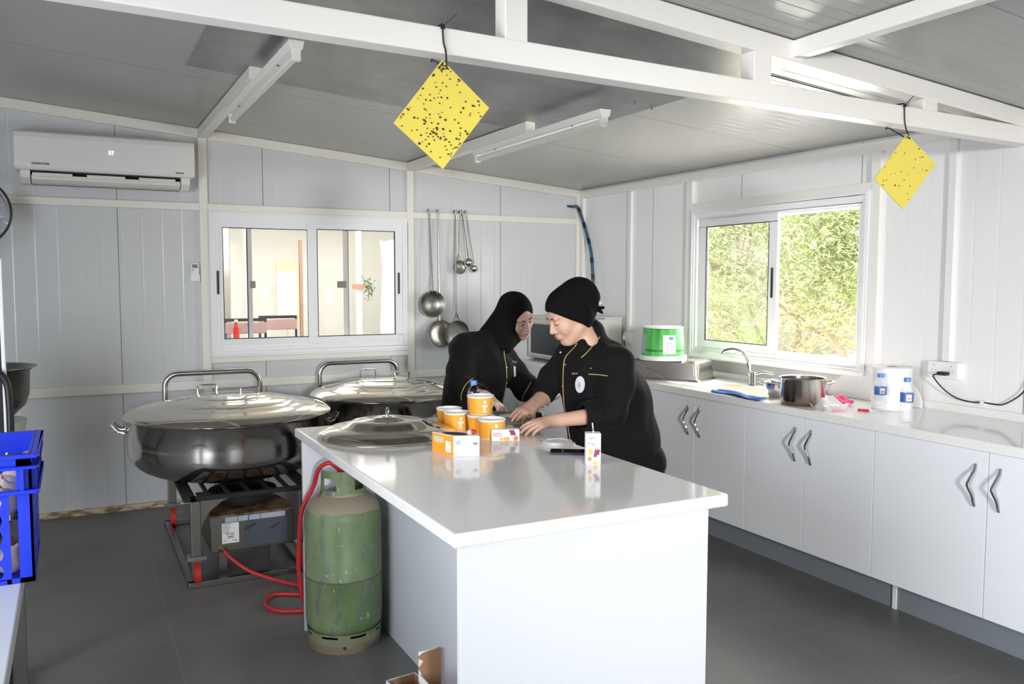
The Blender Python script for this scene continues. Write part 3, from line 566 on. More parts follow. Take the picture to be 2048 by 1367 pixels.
# cable trunking and sockets on the right wall
def trunk(y0, y1, z0, z1, label, gap=False):
    tag(MB().box(-.022, 0, y0, y1, z0, z1).build('cable_trunking', M['pure_white'], bevel=.002, org=(0, (y0+y1)/2, z0)), label, 'cable trunking', 'cable trunking on the right wall')
trunk(-.765, -.725, 1.135, 2.23, 'white vertical cable trunking near the far corner, above the oven socket'); trunk(-3.475, -3.435, 1.148, 2.23, 'white vertical cable trunking right of the window down to the double socket')
s1 = thing('wall_socket', 'white double wall socket right of the window with a black plug in it', 'socket', (0, -3.45, 1.10)); MB().box(-.038, 0, -3.535, -3.37, 1.062, 1.145).build('socket_plate', M['pure_white'], s1, bevel=.004)
for yc in (-3.405, -3.50):
    for dy, dz, w_, h_ in ((0, .02, .003, .006), (-.011, -.002, .004, .003), (.011, -.002, .004, .003)): MB().box(-.0386, -.0375, yc+dy-w_/2, yc+dy+w_/2, 1.105+dz-h_/2, 1.105+dz+h_/2).build('pin_hole', M['ink'], s1)
pl = thing('power_plug', 'black plug and cable hanging in a loop from the double socket', 'plug', (-.04, -3.47, 1.085)); MB().box(-.075, -.038, -3.495, -3.445, 1.080, 1.098).build('plug_body', M['black'], pl, bevel=.006)
MB().tube(spline([(-.07, -3.447, 1.086), (-.06, -3.42, 1.07), (-.035, -3.46, 1.01), (-.02, -3.52, .972), (-.02, -3.60, .962), (-.02, -3.66, .968), (-.02, -3.70, .966), (-.02, -3.76, .972), (-.02, -3.84, 1.03), (-.02, -3.88, 1.10), (-.02, -3.95, 1.22), (-.02, -4.1, 1.3)], 6), .0035, 6).build('cable', M['black'], pl, smooth=True)
MB().box(-.024, -.0, -3.665, -3.645, .955, .975).build('cable_clip', M['pure_white'], pl)
s2 = thing('wall_socket', 'white socket and plug on the wall behind the oven, near the far corner', 'socket', (0, -.74, 1.10)); MB().box(-.035, 0, -.79, -.70, 1.06, 1.14).build('socket_plate', M['pure_white'], s2, bevel=.004); MB().box(-.07, -.035, -.765, -.735, 1.085, 1.12).build('plug', M['pure_white'], s2, bevel=.005)
MB().tube(spline([(-.06, -.75, 1.085), (-.05, -.745, 1.04), (-.05, -.72, 1.0), (-.06, -.715, .93)], 5), .004, 6).build('cable', M['black'], s2, smooth=True)
# ================================================================== right counter: units, worktop, sink
bounds = [-4.62, -4.075, -3.526, -3.103, -2.683, -2.256, -1.83, -1.42]
units = [(-4.9, -3.526, (-4.075,)), (-3.526, -2.683, (-3.103,)), (-2.683, -1.83, (-2.256,)), (-1.83, -.95, (-1.40,)), (-.95, -.005, (-.48,))]
labs = ['white base cabinet nearest the camera at the right edge, with two wavy handles', 'white base cabinet below the two water bottles and the steel pot', 'white base cabinet below the tap and the blue cloth', 'white base cabinet below the perforated pan', 'white corner base cabinet below the oven']
def wavy(y, z0, z1, x, parent, tag_=None):
    zc = (z0+z1)/2; h = (z1-z0)/2
    pts = [(x-.004, y, z1), (x-.012, y, z1-h*.25), (x-.024, y+.006, z1-h*.55), (x-.03, y+.018, zc+h*.05), (x-.026, y+.016, zc-h*.15), (x-.018, y+.004, zc-h*.5), (x-.012, y-.0, z0+h*.18), (x-.004, y, z0)]
    return MB().tube(spline(pts, 5), .0062, 8, flat=.75).build('handle', M['handle'], parent, smooth=True)
M['handle'] = mat('handle_chrome', (.30, .30, .32), .12, 1)
for (a, b, mid), lb in zip(units, labs):
    u = thing('base_cabinet', lb, 'cabinet', (-.3, (a+b)/2, 0), 'base cabinets along the right wall')
    MB().box(-.58, -.035, a+.001, b-.001, .17, .72 if a == -2.683 else .858).build('carcass', M['gloss_white'], u); MB().box(-.452, -.44, a+.001, b-.001, 0, .17).build('kickboard', M['kick'], u)
    for e0, e1, side in ((a, mid[0], 1), (mid[0], b, -1)):
        dr = MB().box(-.60, -.581, e0+.0015, e1-.0015, .171, .855).build('door', M['door_white'], u, bevel=.0012)
        yh = e1-.052 if side == 1 else e0+.052
        z1_ = .80; wavy(yh, z1_-.175, z1_, -.60, dr)
tag(MB().box(-.460, -.452, -3.56, -3.54, 0, .17).build('kickboard_clip', M['pure_white'], org=(-.455, -3.55, 0)), 'white vertical joint strip on the kickboard below the water bottles', 'joint strip')
# worktop with a hole for the sink
sk = (-.505, -.205, -2.66, -2.02)
wt = MB(); X0, X1, Y0, Y1 = -.62, -.001, -5.0, -.001
for b_ in ((X0, X1, Y0, sk[2]), (X0, X1, sk[3], Y1), (X0, sk[0], sk[2], sk[3]), (sk[1], X1, sk[2], sk[3])): wt.box(b_[0], b_[1], b_[2], b_[3], .86, .90)
wo = tag(wt.build('worktop', M['quartz'], org=(-.3, -2.5, .86)), 'speckled white quartz worktop running along the right wall under the window', 'worktop')
ws = MB().box(-.022, -.0005, Y0, -.002, .90, .938); 
o = ws.build('upstand', M['quartz'], wo, bevel=.002)
sink = MB(); i0, i1, j0, j1 = sk; zb = .74
def rr(x0, x1, y0, y1, r, z, n=6):
    out = []
    for cx, cy, a0 in ((x1-r, y1-r, 0), (x0+r, y1-r, 90), (x0+r, y0+r, 180), (x1-r, y0+r, 270)):
        for k in range(n+1): a = math.radians(a0+90*k/n); out.append((cx+r*math.cos(a), cy+r*math.sin(a), z))
    return out
rings = [rr(i0-.012, i1+.012, j0-.012, j1+.012, .03, .9005), rr(i0+.0, i1-.0, j0+.0, j1-.0, .03, .9035), rr(i0+.008, i1-.008, j0+.008, j1-.008, .04, .895), rr(i0+.02, i1-.02, j0+.02, j1-.02, .06, zb+.03), rr(i0+.05, i1-.05, j0+.05, j1-.05, .05, zb)]
n_ = len(rings[0]); sv = [v for r_ in rings for v in r_]; sf = [(k*n_+i, k*n_+(i+1) % n_, (k+1)*n_+(i+1) % n_, (k+1)*n_+i) for k in range(4) for i in range(n_)]+[tuple(4*n_+i for i in range(n_))]
sob = tag(MB().add(sv, sf).build('sink', mat('sink_beige', (.74, .70, .64), .2), smooth=True, org=(-.35, -2.34, .9)), 'beige sink set into the worktop below the curved tap', 'sink')
MB().cyl((-.35, -2.34, zb), (-.35, -2.34, zb+.004), .035).build('drain', M['chrome'], sob)
# tap
tp = thing('mixer_tap', 'chrome swan neck mixer tap behind the sink', 'tap', (-.155, -2.26, .90))
MB().lathe([(0, 0), (.029, 0), (.027, .008), (.022, .02), (.022, .075), (.018, .085), (0, .088)], (-.155, -2.26, .90), 24).build('tap_body', M['chrome'], tp, smooth=True)
MB().tube(spline([(-.155, -2.25, .94), (-.158, -2.235, .99), (-.163, -2.225, 1.05), (-.18, -2.195, 1.10), (-.205, -2.15, 1.118), (-.225, -2.11, 1.112), (-.237, -2.085, 1.10)], 6), .0125, 12).build('spout', M['chrome'], tp, smooth=True); MB().cyl((-.2365, -2.086, 1.103), (-.241, -2.078, 1.085), .014, .013, 14).build('aerator', M['chrome'], tp, smooth=True)
MB().tube([(-.15, -2.275, .975), (-.135, -2.33, .99), (-.12, -2.40, .985)], [.012, .010, .006], 10, flat=.6).build('lever', M['chrome'], tp, smooth=True)
tag(MB().box(-.034, -.030, -3.0, -1.5, .94, 1.012).build('steel_splashback', M['back_steel'], org=(-.03, -2.3, .94)), 'grey steel splashback strip under the right window behind the tap', 'splashback')
# oven / microwave in the corner
ov = thing('countertop_oven', 'white countertop oven with a dark glass door in the far corner', 'oven', (-.3, -.37, .90)); OX, OY0, OY1, OZ0, OZ1 = -.53, -.685, -.045, .915, 1.262
MB().box(OX+.02, -.035, OY0, OY1, OZ0, OZ1-.012).build('casing', M['oven_body'], ov, bevel=.006); MB().box(OX+.015, -.033, OY0-.003, OY1+.003, OZ1-.02, OZ1).build('top_cover', M['oven_body'], ov, bevel=.004)
dd = MB(); frame_rect(dd, 1, OX, OX+.02, OY0+.005, OY1-.005, OZ0+.005, OZ1-.03, .035); do = dd.build('door_frame', M['oven_body'], ov, bevel=.003); MB().box(OX+.004, OX+.014, OY0+.04, OY1-.04, OZ0+.04, OZ1-.065).build('door_glass', M['oven_glass'], do)
MB().cyl((OX-.02, OY0+.08, OZ0+.022), (OX-.02, OY1-.08, OZ0+.022), .008, n=10).build('door_handle', M['steel'], do)
for fx in (-.47, -.1):
    for fy in (OY0+.05, OY1-.05): MB().cyl((fx, fy, .90), (fx, fy, .917), .015, n=10).build('foot', M['black'], ov)
MB().box(-.30, -.20, OY0-.005, OY0-.0028, 1.244, 1.256).build('vent', M['ink_grey'], ov)
# upside-down perforated pan with a bucket standing on it
ang = math.atan2(-2.01+1.58, -.32+.56); pc = Vector((-.345, -1.70, .90))
pan = thing('perforated_steel_pan', 'upside-down perforated steel pan standing left of the sink', 'pan', pc); pan.rotation_euler = (0, 0, ang); ORG[pan.name] = Vector()
def frustum_rr(z0, z1, w0, d0, w1, d1, r, z2=None):
    A = rr(-w0/2, w0/2, -d0/2, d0/2, r, z0); B = rr(-w1/2, w1/2, -d1/2, d1/2, r, z1); C_ = rr(-w1/2+.012, w1/2-.012, -d1/2+.012, d1/2-.012, r, z1+.008); n = len(A)
    return A+B+C_, [(k*n+i, k*n+(i+1) % n, (k+1)*n+(i+1) % n, (k+1)*n+i) for k in range(2) for i in range(n)]+[tuple(2*n+i for i in range(n))]
v_, f_ = frustum_rr(.006, .118, .50, .295, .475, .27, .035); MB().add(v_, f_).build('pan_body', M['perf'], pan, smooth=True)
rm = MB(); v_, f_ = frustum_rr(.0, .004, .53, .325, .52, .315, .02); rm.add(v_, f_); rm.build('pan_rim', M['steel'], pan, smooth=True)
tp_ = MB(); v_, f_ = frustum_rr(.117, .122, .477, .272, .465, .26, .035); tp_.add(v_, f_).build('pan_base', M['steel_dull'], pan, smooth=True)
MB().tube([(-.10, -.165, .075), (.0, -.175, .03), (.04, -.185, .008)], .003, 6).build('drop_handle', M['steel'], pan, smooth=True)
bc = Vector((-.43, -1.72, 1.0305)); bk = thing('plastic_bucket', 'green printed bucket turned upside down on the perforated pan', 'bucket', bc)
R0, R1, H_ = .145, .128, .215
MB().lathe([(0, 0), (R0+.008, 0), (R0+.008, .028), (R0, .03), (0, .03)], bc, 48).build('lid', M['pure_white'], bk, smooth=True)
MB().lathe([(R0-.004, .03), (R1+.003, H_-.005), (R1, H_), (0, H_)], bc, 64).build('bucket_wall', M['green_label'], bk, smooth=True)
MB().lathe([(R1+.0038, H_-.009), (R1+.0038, H_-.003), (R1, H_+.001), (0, H_+.001)], bc, 64).build('bucket_base', M['pure_white'], bk, smooth=True)
def curved(mb, c, r0, r1, z0, z1, a0, a1, off=.0012, n=14):
    vs = []
    for i in range(n+1):
        a = a0+(a1-a0)*i/n
        for r_, z in ((r0+off, z0), (r1+off, z1)): vs.append((c[0]+r_*math.cos(a), c[1]+r_*math.sin(a), c[2]+z))
    return mb.add(vs, [(2*i, 2*i+2, 2*i+3, 2*i+1) for i in range(n)])
cama = math.atan2(-6.18-bc.y, -3.86-bc.x)
rad = lambda z: R0-.004+(R1+.003-R0+.004)*(z-.03)/(H_-.035)
curved(MB(), bc, rad(.045), rad(.165), .045, .165, cama+.0, cama+.62).build('label', M['paper'], bk); curved(MB(), bc, rad(.135), rad(.155), .135, .155, cama+.28, cama+.5, .002).build('barcode', M['ink_grey'], bk)
curved(MB(), bc, rad(.045), rad(.165), .045, .165, cama-1.35, cama-.95).build('side_label', M['film_pale'], bk)
for k in range(5): curved(MB(), bc, rad(.06+.013*k), rad(.064+.013*k), .06+.013*k, .0625+.013*k, cama+.12, cama+.55, .002).build('print_line', M['ink_grey'], bk)
# steel pot, bowl, cloth, pink sponge, bottles, roll, basin, bag, pen
def pot(c, R, H, label):
    t = thing('steel_pot', label, 'pot', c); w_ = .003
    MB().lathe([(0, 0), (R*.9, 0), (R*.97, .006), (R, .02), (R, H-.004), (R+.005, H), (R+.003, H+.003), (R-.003, H), (R-w_, H-.01), (R-w_, .008), (0, .006)], c, 56).build('pot_body', M['burnt_pot'], t, smooth=True, sharp=60)
    for s_ in (1, -1):
        e = Vector((.75*s_, -.66*s_, 0)); sd_ = Vector((.66, .75, 0)); b0 = Vector(c)+e*(R-.002)+Vector((0, 0, H-.03))
        MB().tube(spline([b0-sd_*.045, b0-sd_*.045+e*.022+Vector((0, 0, .006)), b0-sd_*.025+e*.045+Vector((0, 0, .012)), b0+sd_*.025+e*.045+Vector((0, 0, .012)), b0+sd_*.045+e*.022+Vector((0, 0, .006)), b0+sd_*.045], 5), .0052, 8).build('handle', M['chrome'], t, smooth=True)
pot((-.475, -2.965, .9005), .113, .138, 'steel cooking pot with a scorched brown base on the right worktop')
t = thing('steel_bowl', 'small steel bowl standing left of the scorched pot', 'bowl', (-.40, -2.715, .9005)); MB().lathe([(0, 0), (.042, 0), (.06, .02), (.070, .05), (.073, .082), (.076, .083), (.070, .080), (.066, .05), (.056, .022), (0, .005)], (-.40, -2.715, .9005), 40).build('bowl_body', M['steel'], t, smooth=True)
MB().tube([(-.40-.06, -2.715+.04, .975), (-.42-.07, -2.715+.07, .985), (-.47, -2.64, .982), (-.44, -2.66, .978)], .003, 6).build('bowl_ear', M['steel'], t, smooth=True)
def rag(name, label, cat, m, P, thick, seed, sub=26, org=None, amp=.006):
    """soft rag draped over a patch P(u,v)->(x,y,z)"""
    r = np.random.default_rng(seed); ph = r.uniform(0, 6, 6); vs = []
    for i in range(sub+1):
        for j in range(sub+1):
            u, v = i/sub, j/sub; p = Vector(P(u, v)); h = amp*(math.sin(9*u+ph[0]+3*math.sin(5*v+ph[1]))+.6*math.sin(17*v+ph[2]+2*u))+amp*1.6
            vs.append(p+Vector((0, 0, max(0, h))))
    fs = [(i*(sub+1)+j, (i+1)*(sub+1)+j, (i+1)*(sub+1)+j+1, i*(sub+1)+j+1) for i in range(sub) for j in range(sub)]
    o = MB().add(vs, fs).build(name, m, smooth=True, org=org, sharp=180); s_ = o.modifiers.new('t', 'SOLIDIFY'); s_.thickness = thick; s_.offset = 1; return tag(o, label, cat)
def clothP(u, v):
    x = -.605+.075*v+.02*math.sin(5*u); y = -2.40-.40*u+.02*v; return (x, y, .9012)
rag('blue_cloth', 'folded blue cleaning cloth at the front edge of the worktop by the sink', 'cloth', M['blue_cloth'], clothP, .005, 3, org=(-.56, -2.6, .9), amp=.0035)
rag('pink_cloth', 'crumpled pink cloth behind the scorched pot', 'cloth', M['pink'], lambda u, v: (-.34+.07*v, -2.99-.13*u, .9012+.03*math.sin(3.1*u)*math.sin(3.1*v)), .006, 5, org=(-.28, -3.0, .9))
M['bag'] = mat('thin_bag', (.88, .90, .93), .2, alpha=.42)
rag('clear_plastic_bag', 'crumpled clear plastic bag between the pot and the paper roll', 'bag', M['bag'], lambda u, v: (-.575+.14*v, -3.10-.14*u, .9012+.04*math.sin(3.1*u)*math.sin(3.1*v)), .0006, 8, org=(-.5, -3.17, .9), amp=.009)
def bottle(c, label, h=.185, water=.0, seed=0, lab='blue_label', lz=(.085, .125), rz=0):
    t = thing('water_bottle', label, 'bottle', c, 'small water bottles'); k = h/.185; r = .0285
    pr = [(0, .004), (.012, .002), (.024, 0), (r, .006), (r, .03), (r-.0015, .034), (r, .038), (r, .05), (r-.0015, .054), (r, .058), (r-.001, .08), (r-.001, .127), (r+.0005, .132), (r-.003, .145), (.018, .160), (.0125, .167), (.0125, .175)]
    MB().lathe([(a, b*k) for a, b in pr], c, 32).build('bottle_body', M['film'] if water == 0 else M['pet'], t, smooth=True, sharp=80)
    MB().lathe([(0, .170), (.0155, .170), (.0155, .186), (.0145, .189), (0, .189)], (c[0], c[1], c[2]+(k-1)*.18), 20).build('cap', M['blue_cap'], t, smooth=True)
    a = math.atan2(-6.18-c[1], -3.86-c[0]); lo = MB().lathe([(r+.0003, lz[0]*k), (r+.0003, lz[1]*k)], c, 32).build('label', M[lab], t, smooth=True)
    curved(MB(), c, r, r, (lz[0]+.006)*k, (lz[1]-.006)*k, a-.1, a+.75, .0009).build('label_mark', M['paper'], lo); curved(MB(), c, r, r, (lz[0]+.014)*k, (lz[0]+.02)*k, a+.1, a+.6, .0013).build('label_print', M['salmon'], lo)
    if water: MB().lathe([(0, .006), (.026, .006), (.0265, water*k), (0, water*k)], c, 24).build('water', M['water'], t, smooth=True)
    return t
bottle((-.335, -3.335, .9005), 'empty water bottle with a blue label standing in front of the paper roll', .185)
bottle((-.485, -3.60, .9005), 'empty water bottle with a blue label standing nearer the camera, right of the paper roll', .20)
bottle((-2.300, -2.81, .9005), 'water bottle on the island behind the stacked orange tubs', .20, water=.145, lz=(.075, .112))
t = thing('paper_towel_roll', 'large white paper towel roll standing on the right worktop', 'paper roll', (-.205, -3.295, .9005)); MB().lathe([(.028, 0), (.09, 0), (.094, .003), (.094, .212), (.09, .215), (.028, .215), (.028, 0)], (-.205, -3.295, .9005), 64).build('paper', M['paper'], t, smooth=True); MB().lathe([(.0275, .0), (.0275, .214), (.024, .214), (.024, .0)], (-.205, -3.295, .9005), 24, closed=True).build('core', M['card'], t, smooth=True)
hb = [(-3.06-.30*math.cos(math.pi*k/28), .9008+.172*math.sin(math.pi*k/28)) for k in range(29)]; hv = [(-.062+.045*(z-.9)/.172*.8, y, z) for y, z in hb]
tag(MB().add(hv+[(x+.011, y, z) for x, y, z in hv], [tuple(range(29)), tuple(reversed(range(29, 58)))]+[(k, k+29, (k+1) % 29+29, (k+1) % 29) for k in range(29)]).build('half_round_board', M['pure_white'], org=(-.06, -3.06, .9), bevel=.003), 'white half-round board leaning against the wall behind the paper roll', 'board')
t = thing('red_pen', 'short red and white marker lying in front of the paper roll', 'pen', (-.39, -3.31, .906)); MB().cyl((-.412, -3.268, .906), (-.385, -3.315, .906), .006, n=10).build('barrel', M['red'], t, smooth=True); MB().cyl((-.385, -3.315, .906), (-.372, -3.338, .906), .0045, .002, 10).build('tip', M['paper'], t, smooth=True)
# ================================================================== big cooking pots on gas stands
def cooker(ox, oy, R, label_pot, label_st, label_lid, zr=.785, H=.335, back=.62):
    zb = zr-H
    st = thing('gas_cooker_stand', label_st, 'gas cooker', (ox, oy, 0), 'gas cooker stands'); S = lambda *a: MB().box(*a)
    w_, y0, y1 = .295, oy-.585, oy+back-.04; zt = .435
    for sx in (-1, 1):
        for y in (y0, y1):
            a = ox+sx*(w_-.025); post = S(a-.024, a+.024, y-.024, y+.024, .155, zt).build('leg', M['steel_dull'], st, bevel=.003); S(a-.045, a+.045, y-.03, y+.03, .135, .155).build('foot_plate', M['steel'], post)
            ca = MB().cyl((a-.014, y, .062), (a+.014, y, .062), .060, n=24).build('castor_wheel', M['red'], st, smooth=True)
            MB().box(a-.022, a+.022, y-.012, y+.012, .06, .136).build('castor_fork', M['steel_dull'], ca)
            # gusset with a curved edge
            g = [(a-sx*.024, zt), (a-sx*.17, zt), (a-sx*.13, zt-.015), (a-sx*.07, zt-.06), (a-sx*.04, zt-.11), (a-sx*.024, zt-.16)]
            if y == y0: MB().prism(g, 1, y-.006, y+.006).build('gusset', M['steel_dull'], st)
    fr = MB()
    for y in (y0, y1): fr.box(ox-w_, ox+w_, y-.02, y+.02, zt, zt+.02)
    for sx in (-1, 1): fr.box(ox+sx*w_-.03, ox+sx*w_+.03, y0-.02, y1+.02, zt, zt+.02)
    fr.build('top_frame', M['iron'], st, bevel=.003)
    gr = MB()
    for k in range(5): xx = ox-.2+k*.1; gr.box(xx-.008, xx+.008, y0, y1, zt+.001, zt+.019)
    gr.build('grate', M['iron'], st)
    # burner box and ring
    bx0, bx1, by0, by1 = ox-.19, ox+.235, y0+.06, y0+.62
    bb = MB().box(bx0, bx1, by0, by1, .135, .325).build('burner_box', M['steel_dull'], st, bevel=.003); S(bx0-.004, bx1+.004, by0-.004, by1+.004, .318, .328).build('box_top', M['rusty_top'], bb)
    MB().box(bx0-.002, bx1+.002, by0-.003, by0, .285, .318).build('box_lip', M['steel_dull'], bb)
    MB().lathe([(.12, 0), (.19, 0), (.195, .02), (.18, .05), (.12, .055), (.10, .03)], (ox+.02, (by0+by1)/2, .345), 40, closed=True).build('burner_ring', M['iron'], st, smooth=True)
    for a in range(4): an = a*math.pi/2+.4; MB().box(ox+.02+.15*math.cos(an)-.01, ox+.02+.15*math.cos(an)+.01, (by0+by1)/2+.15*math.sin(an)-.01, (by0+by1)/2+.15*math.sin(an)+.01, .327, .347).build('burner_foot', M['iron'], st)
    ra = MB()
    for y in (y0-.03, y1+.03): ra.box(ox-w_-.02, ox+w_, y-.017, y+.017, 0.0, .03)
    for x in (ox-w_-.02, ox+w_-.04): ra.box(x, x+.035, y0-.04, y1+.04, .0, .03)
    ra.build('floor_frame', M['steel_dull'], st, bevel=.003)
    for sx in (-1, 1): S(ox+sx*.13-.02, ox+sx*.13+.02, y0+.075, y0+.115, .03, .136).build('box_support', M['steel_dull'], st)
    lf = .0005; yf = by0-.003-lf
    S(bx0+.055, bx0+.14, yf, by0, .178, .284).build('rating_sticker', M['pure_white'], bb)
    S(bx0+.17, bx1-.035, yf, by0, .150, .284).build('protective_film', M['film_blue'], bb); S(bx0+.072, bx1-.045, yf-.001, by0-.003, .288, .315).build('pale_film', M['film_pale'], bb)
    for xx in (.135, .19, .25): S(bx0+xx-.0018*(2 if xx == .19 else 1), bx0+xx+.0018*(2 if xx == .19 else 1), yf-.0015, by0-.003, .288, .315).build('film_stripe', M['ink_blue'], bb)
    T = lambda b, s, x, z, m='ink', bd=True, r=(1, 0, 0), u=(0, 0, 1): text('lettering', b, s, (x, yf-.0004, z), r, u, M[m], bb, bold=bd)
    T('LPG GAS', .011, bx0+.074, .2235); T('LPG', .0175, bx0+.082, .2045); T('G31', .007, bx0+.066, .190); T('30 mbar', .007, bx0+.105, .190)
    for k in range(7): T(['GAS COOKER', 'Type  KB-1', 'Category  I3B/P', 'Nozzle  1.35', 'Qn  12 kW', 'Pn  30 mbar', 'Serial  2291'][k], .0062, bx0+.06, .2765-.0072*k, 'ink_grey')
    c30 = (math.cos(.5), 0, math.sin(.5)); u30 = (-math.sin(.5), 0, math.cos(.5))
    T('Nitto', .027, bx0+.175, .232, r=c30, u=u30); T('Nitto', .024, bx0+.305, .222, r=c30, u=u30)
    # U shaped push bar at the back
    z1 = .955; x0, x1 = ox-w_+.005, ox+w_-.005; yb_ = y1+.05; rc_ = .08
    pts = [(x0, yb_, .43), (x0-.0, yb_, z1-rc_)]+[tuple(q) for q in arc((x0+rc_, yb_, z1-rc_), rc_, math.pi, math.pi/2, 8)]+[tuple(q) for q in arc((x1-rc_, yb_, z1-rc_), rc_, math.pi/2, 0, 8)]+[(x1, yb_, z1-rc_), (x1, yb_, .43)]
    MB().tube(pts, .0165, 14).build('push_bar', M['steel'], st, smooth=True); S(x0-.015, x0+.015, y1, yb_, .435, .455).build('bar_bracket', M['steel_dull'], st); S(x1-.015, x1+.015, y1, yb_, .435, .455).build('bar_bracket', M['steel_dull'], st)
    c = (ox, oy, zb)
    p_ = thing('cooking_pot', label_pot, 'pot', c, 'large cooking pots')
    pr = [(0, 0), (R*.52, 0)]+[(R*.52+R*.475*math.sin(a), .155-.155*math.cos(a)) for a in [math.pi/2*i/10 for i in range(1, 11)]]+[(R*.998, .2), (R, H-.01), (R+.012, H), (R+.012, H+.003), (R-.004, H), (R-.004, .2), (R*.9, .1), (R*.5, .006), (0, .006)]
    MB().lathe(pr, c, 96).build('pot_body', M['steel_pot'], p_, smooth=True, sharp=50)
    for an in (math.pi*1.0-.12, -.12):
        e = Vector((math.cos(an), math.sin(an), 0)); s_ = Vector((-math.sin(an), math.cos(an), 0)); b0 = Vector(c)+e*R+Vector((0, 0, H-.075))
        for dz in (0, ):
            MB().tube([b0-s_*.085+e*.0, b0-s_*.075+e*.035+Vector((0, 0, .01)), b0-s_*.06+e*.065+Vector((0, 0, .045)), b0+s_*.06+e*.065+Vector((0, 0, .045)), b0+s_*.075+e*.035+Vector((0, 0, .01)), b0+s_*.085], .0065, 8).build('side_handle', M['chrome'], p_, smooth=True)
            MB().tube([b0-s_*.05, b0-s_*.05+e*.035, b0-s_*.04+e*.06+Vector((0, 0, .025)), b0+s_*.04+e*.06+Vector((0, 0, .025)), b0+s_*.05+e*.035, b0+s_*.05], .005, 8).build('side_handle', M['chrome'], p_, smooth=True)
    S(ox-.10, ox-.06, oy-R-.0005, oy-R+.01, zb+.22, zb+.224).build('volume_mark', M['ink_grey'], p_)
    lc = (ox, oy, zr+.003); l_ = thing('pot_lid', label_lid, 'lid', lc, 'large domed steel lids')
    Rl = R+.018; pr = [(Rl, 0), (Rl+.004, .004), (Rl, .010), (Rl*.93, .030), (Rl*.80, .047), (Rl*.66, .056), (Rl*.645, .060), (Rl*.60, .072), (Rl*.48, .083), (Rl*.375, .088), (Rl*.36, .093), (Rl*.33, .098), (Rl*.2, .102), (0, .103), (0, .100), (Rl*.33, .094), (Rl*.6, .068), (Rl*.93, .026), (Rl*.985, .004)]
    MB().lathe(pr, lc, 96).build('lid_dome', M['steel_lid'], l_, smooth=True, sharp=60)
    for hx, hy, rr_ in ((-.10, .16, 0), (.10, -.06, .15)):
        q = Vector(lc)+Vector((hx*R/.55, hy*R/.55, .10)); d = Vector((math.cos(rr_), math.sin(rr_), 0))
        MB().tube([q-d*.052+Vector((0, 0, -.006)), q-d*.052+Vector((0, 0, .035)), q-d*.044+Vector((0, 0, .043)), q+d*.044+Vector((0, 0, .043)), q+d*.052+Vector((0, 0, .035)), q+d*.052+Vector((0, 0, -.006))], .0052, 8).build('lid_handle', M['chrome'], l_, smooth=True)
    return st
cooker(-3.075, -1.14, .55, 'very large steel pot on the left gas stand, in front of the wall', 'steel gas cooker stand with red wheels under the left pot, showing an LPG sticker', 'wide stepped steel lid on the left pot')
cooker(-2.03, -.86, .475, 'large steel pot on the right, behind the island and beside the woman in the headscarf', 'steel gas cooker stand under the right pot, mostly hidden behind the island', 'wide stepped steel lid on the right pot behind the island', zr=.80, H=.33, back=.60)
# ================================================================== island
IX0, IX1, IY0, IY1 = -3.018, -2.112, -4.244, -2.50
isl = thing('kitchen_island', 'white kitchen island with panelled sides standing in the middle of the room', 'kitchen island', ((IX0+IX1)/2, (IY0+IY1)/2, 0))
MB().box(-2.994, -2.175, -4.226, -4.206, 0, .86).build('end_panel', M['gloss_white'], isl, bevel=.001); MB().box(-2.994, -2.175, -2.540, -2.520, 0, .86).build('end_panel', M['gloss_white'], isl, bevel=.001)
MB().box(-2.675, -2.19, -4.206, -2.540, 0.0, .859).build('cabinet_body', M['gloss_white'], isl)
for k in range(3): y = -4.205+k*.554; MB().box(-2.19, -2.174, y+.002, y+.552, .10, .855).build('door', M['door_white'], isl, bevel=.001)
tag(MB().box(IX0, IX1, IY0, IY1, .861, .90).build('island_worktop', M['quartz'], org=((IX0+IX1)/2, (IY0+IY1)/2, .861), bevel=.007, seg=3), 'glossy speckled white quartz slab on top of the island', 'worktop')
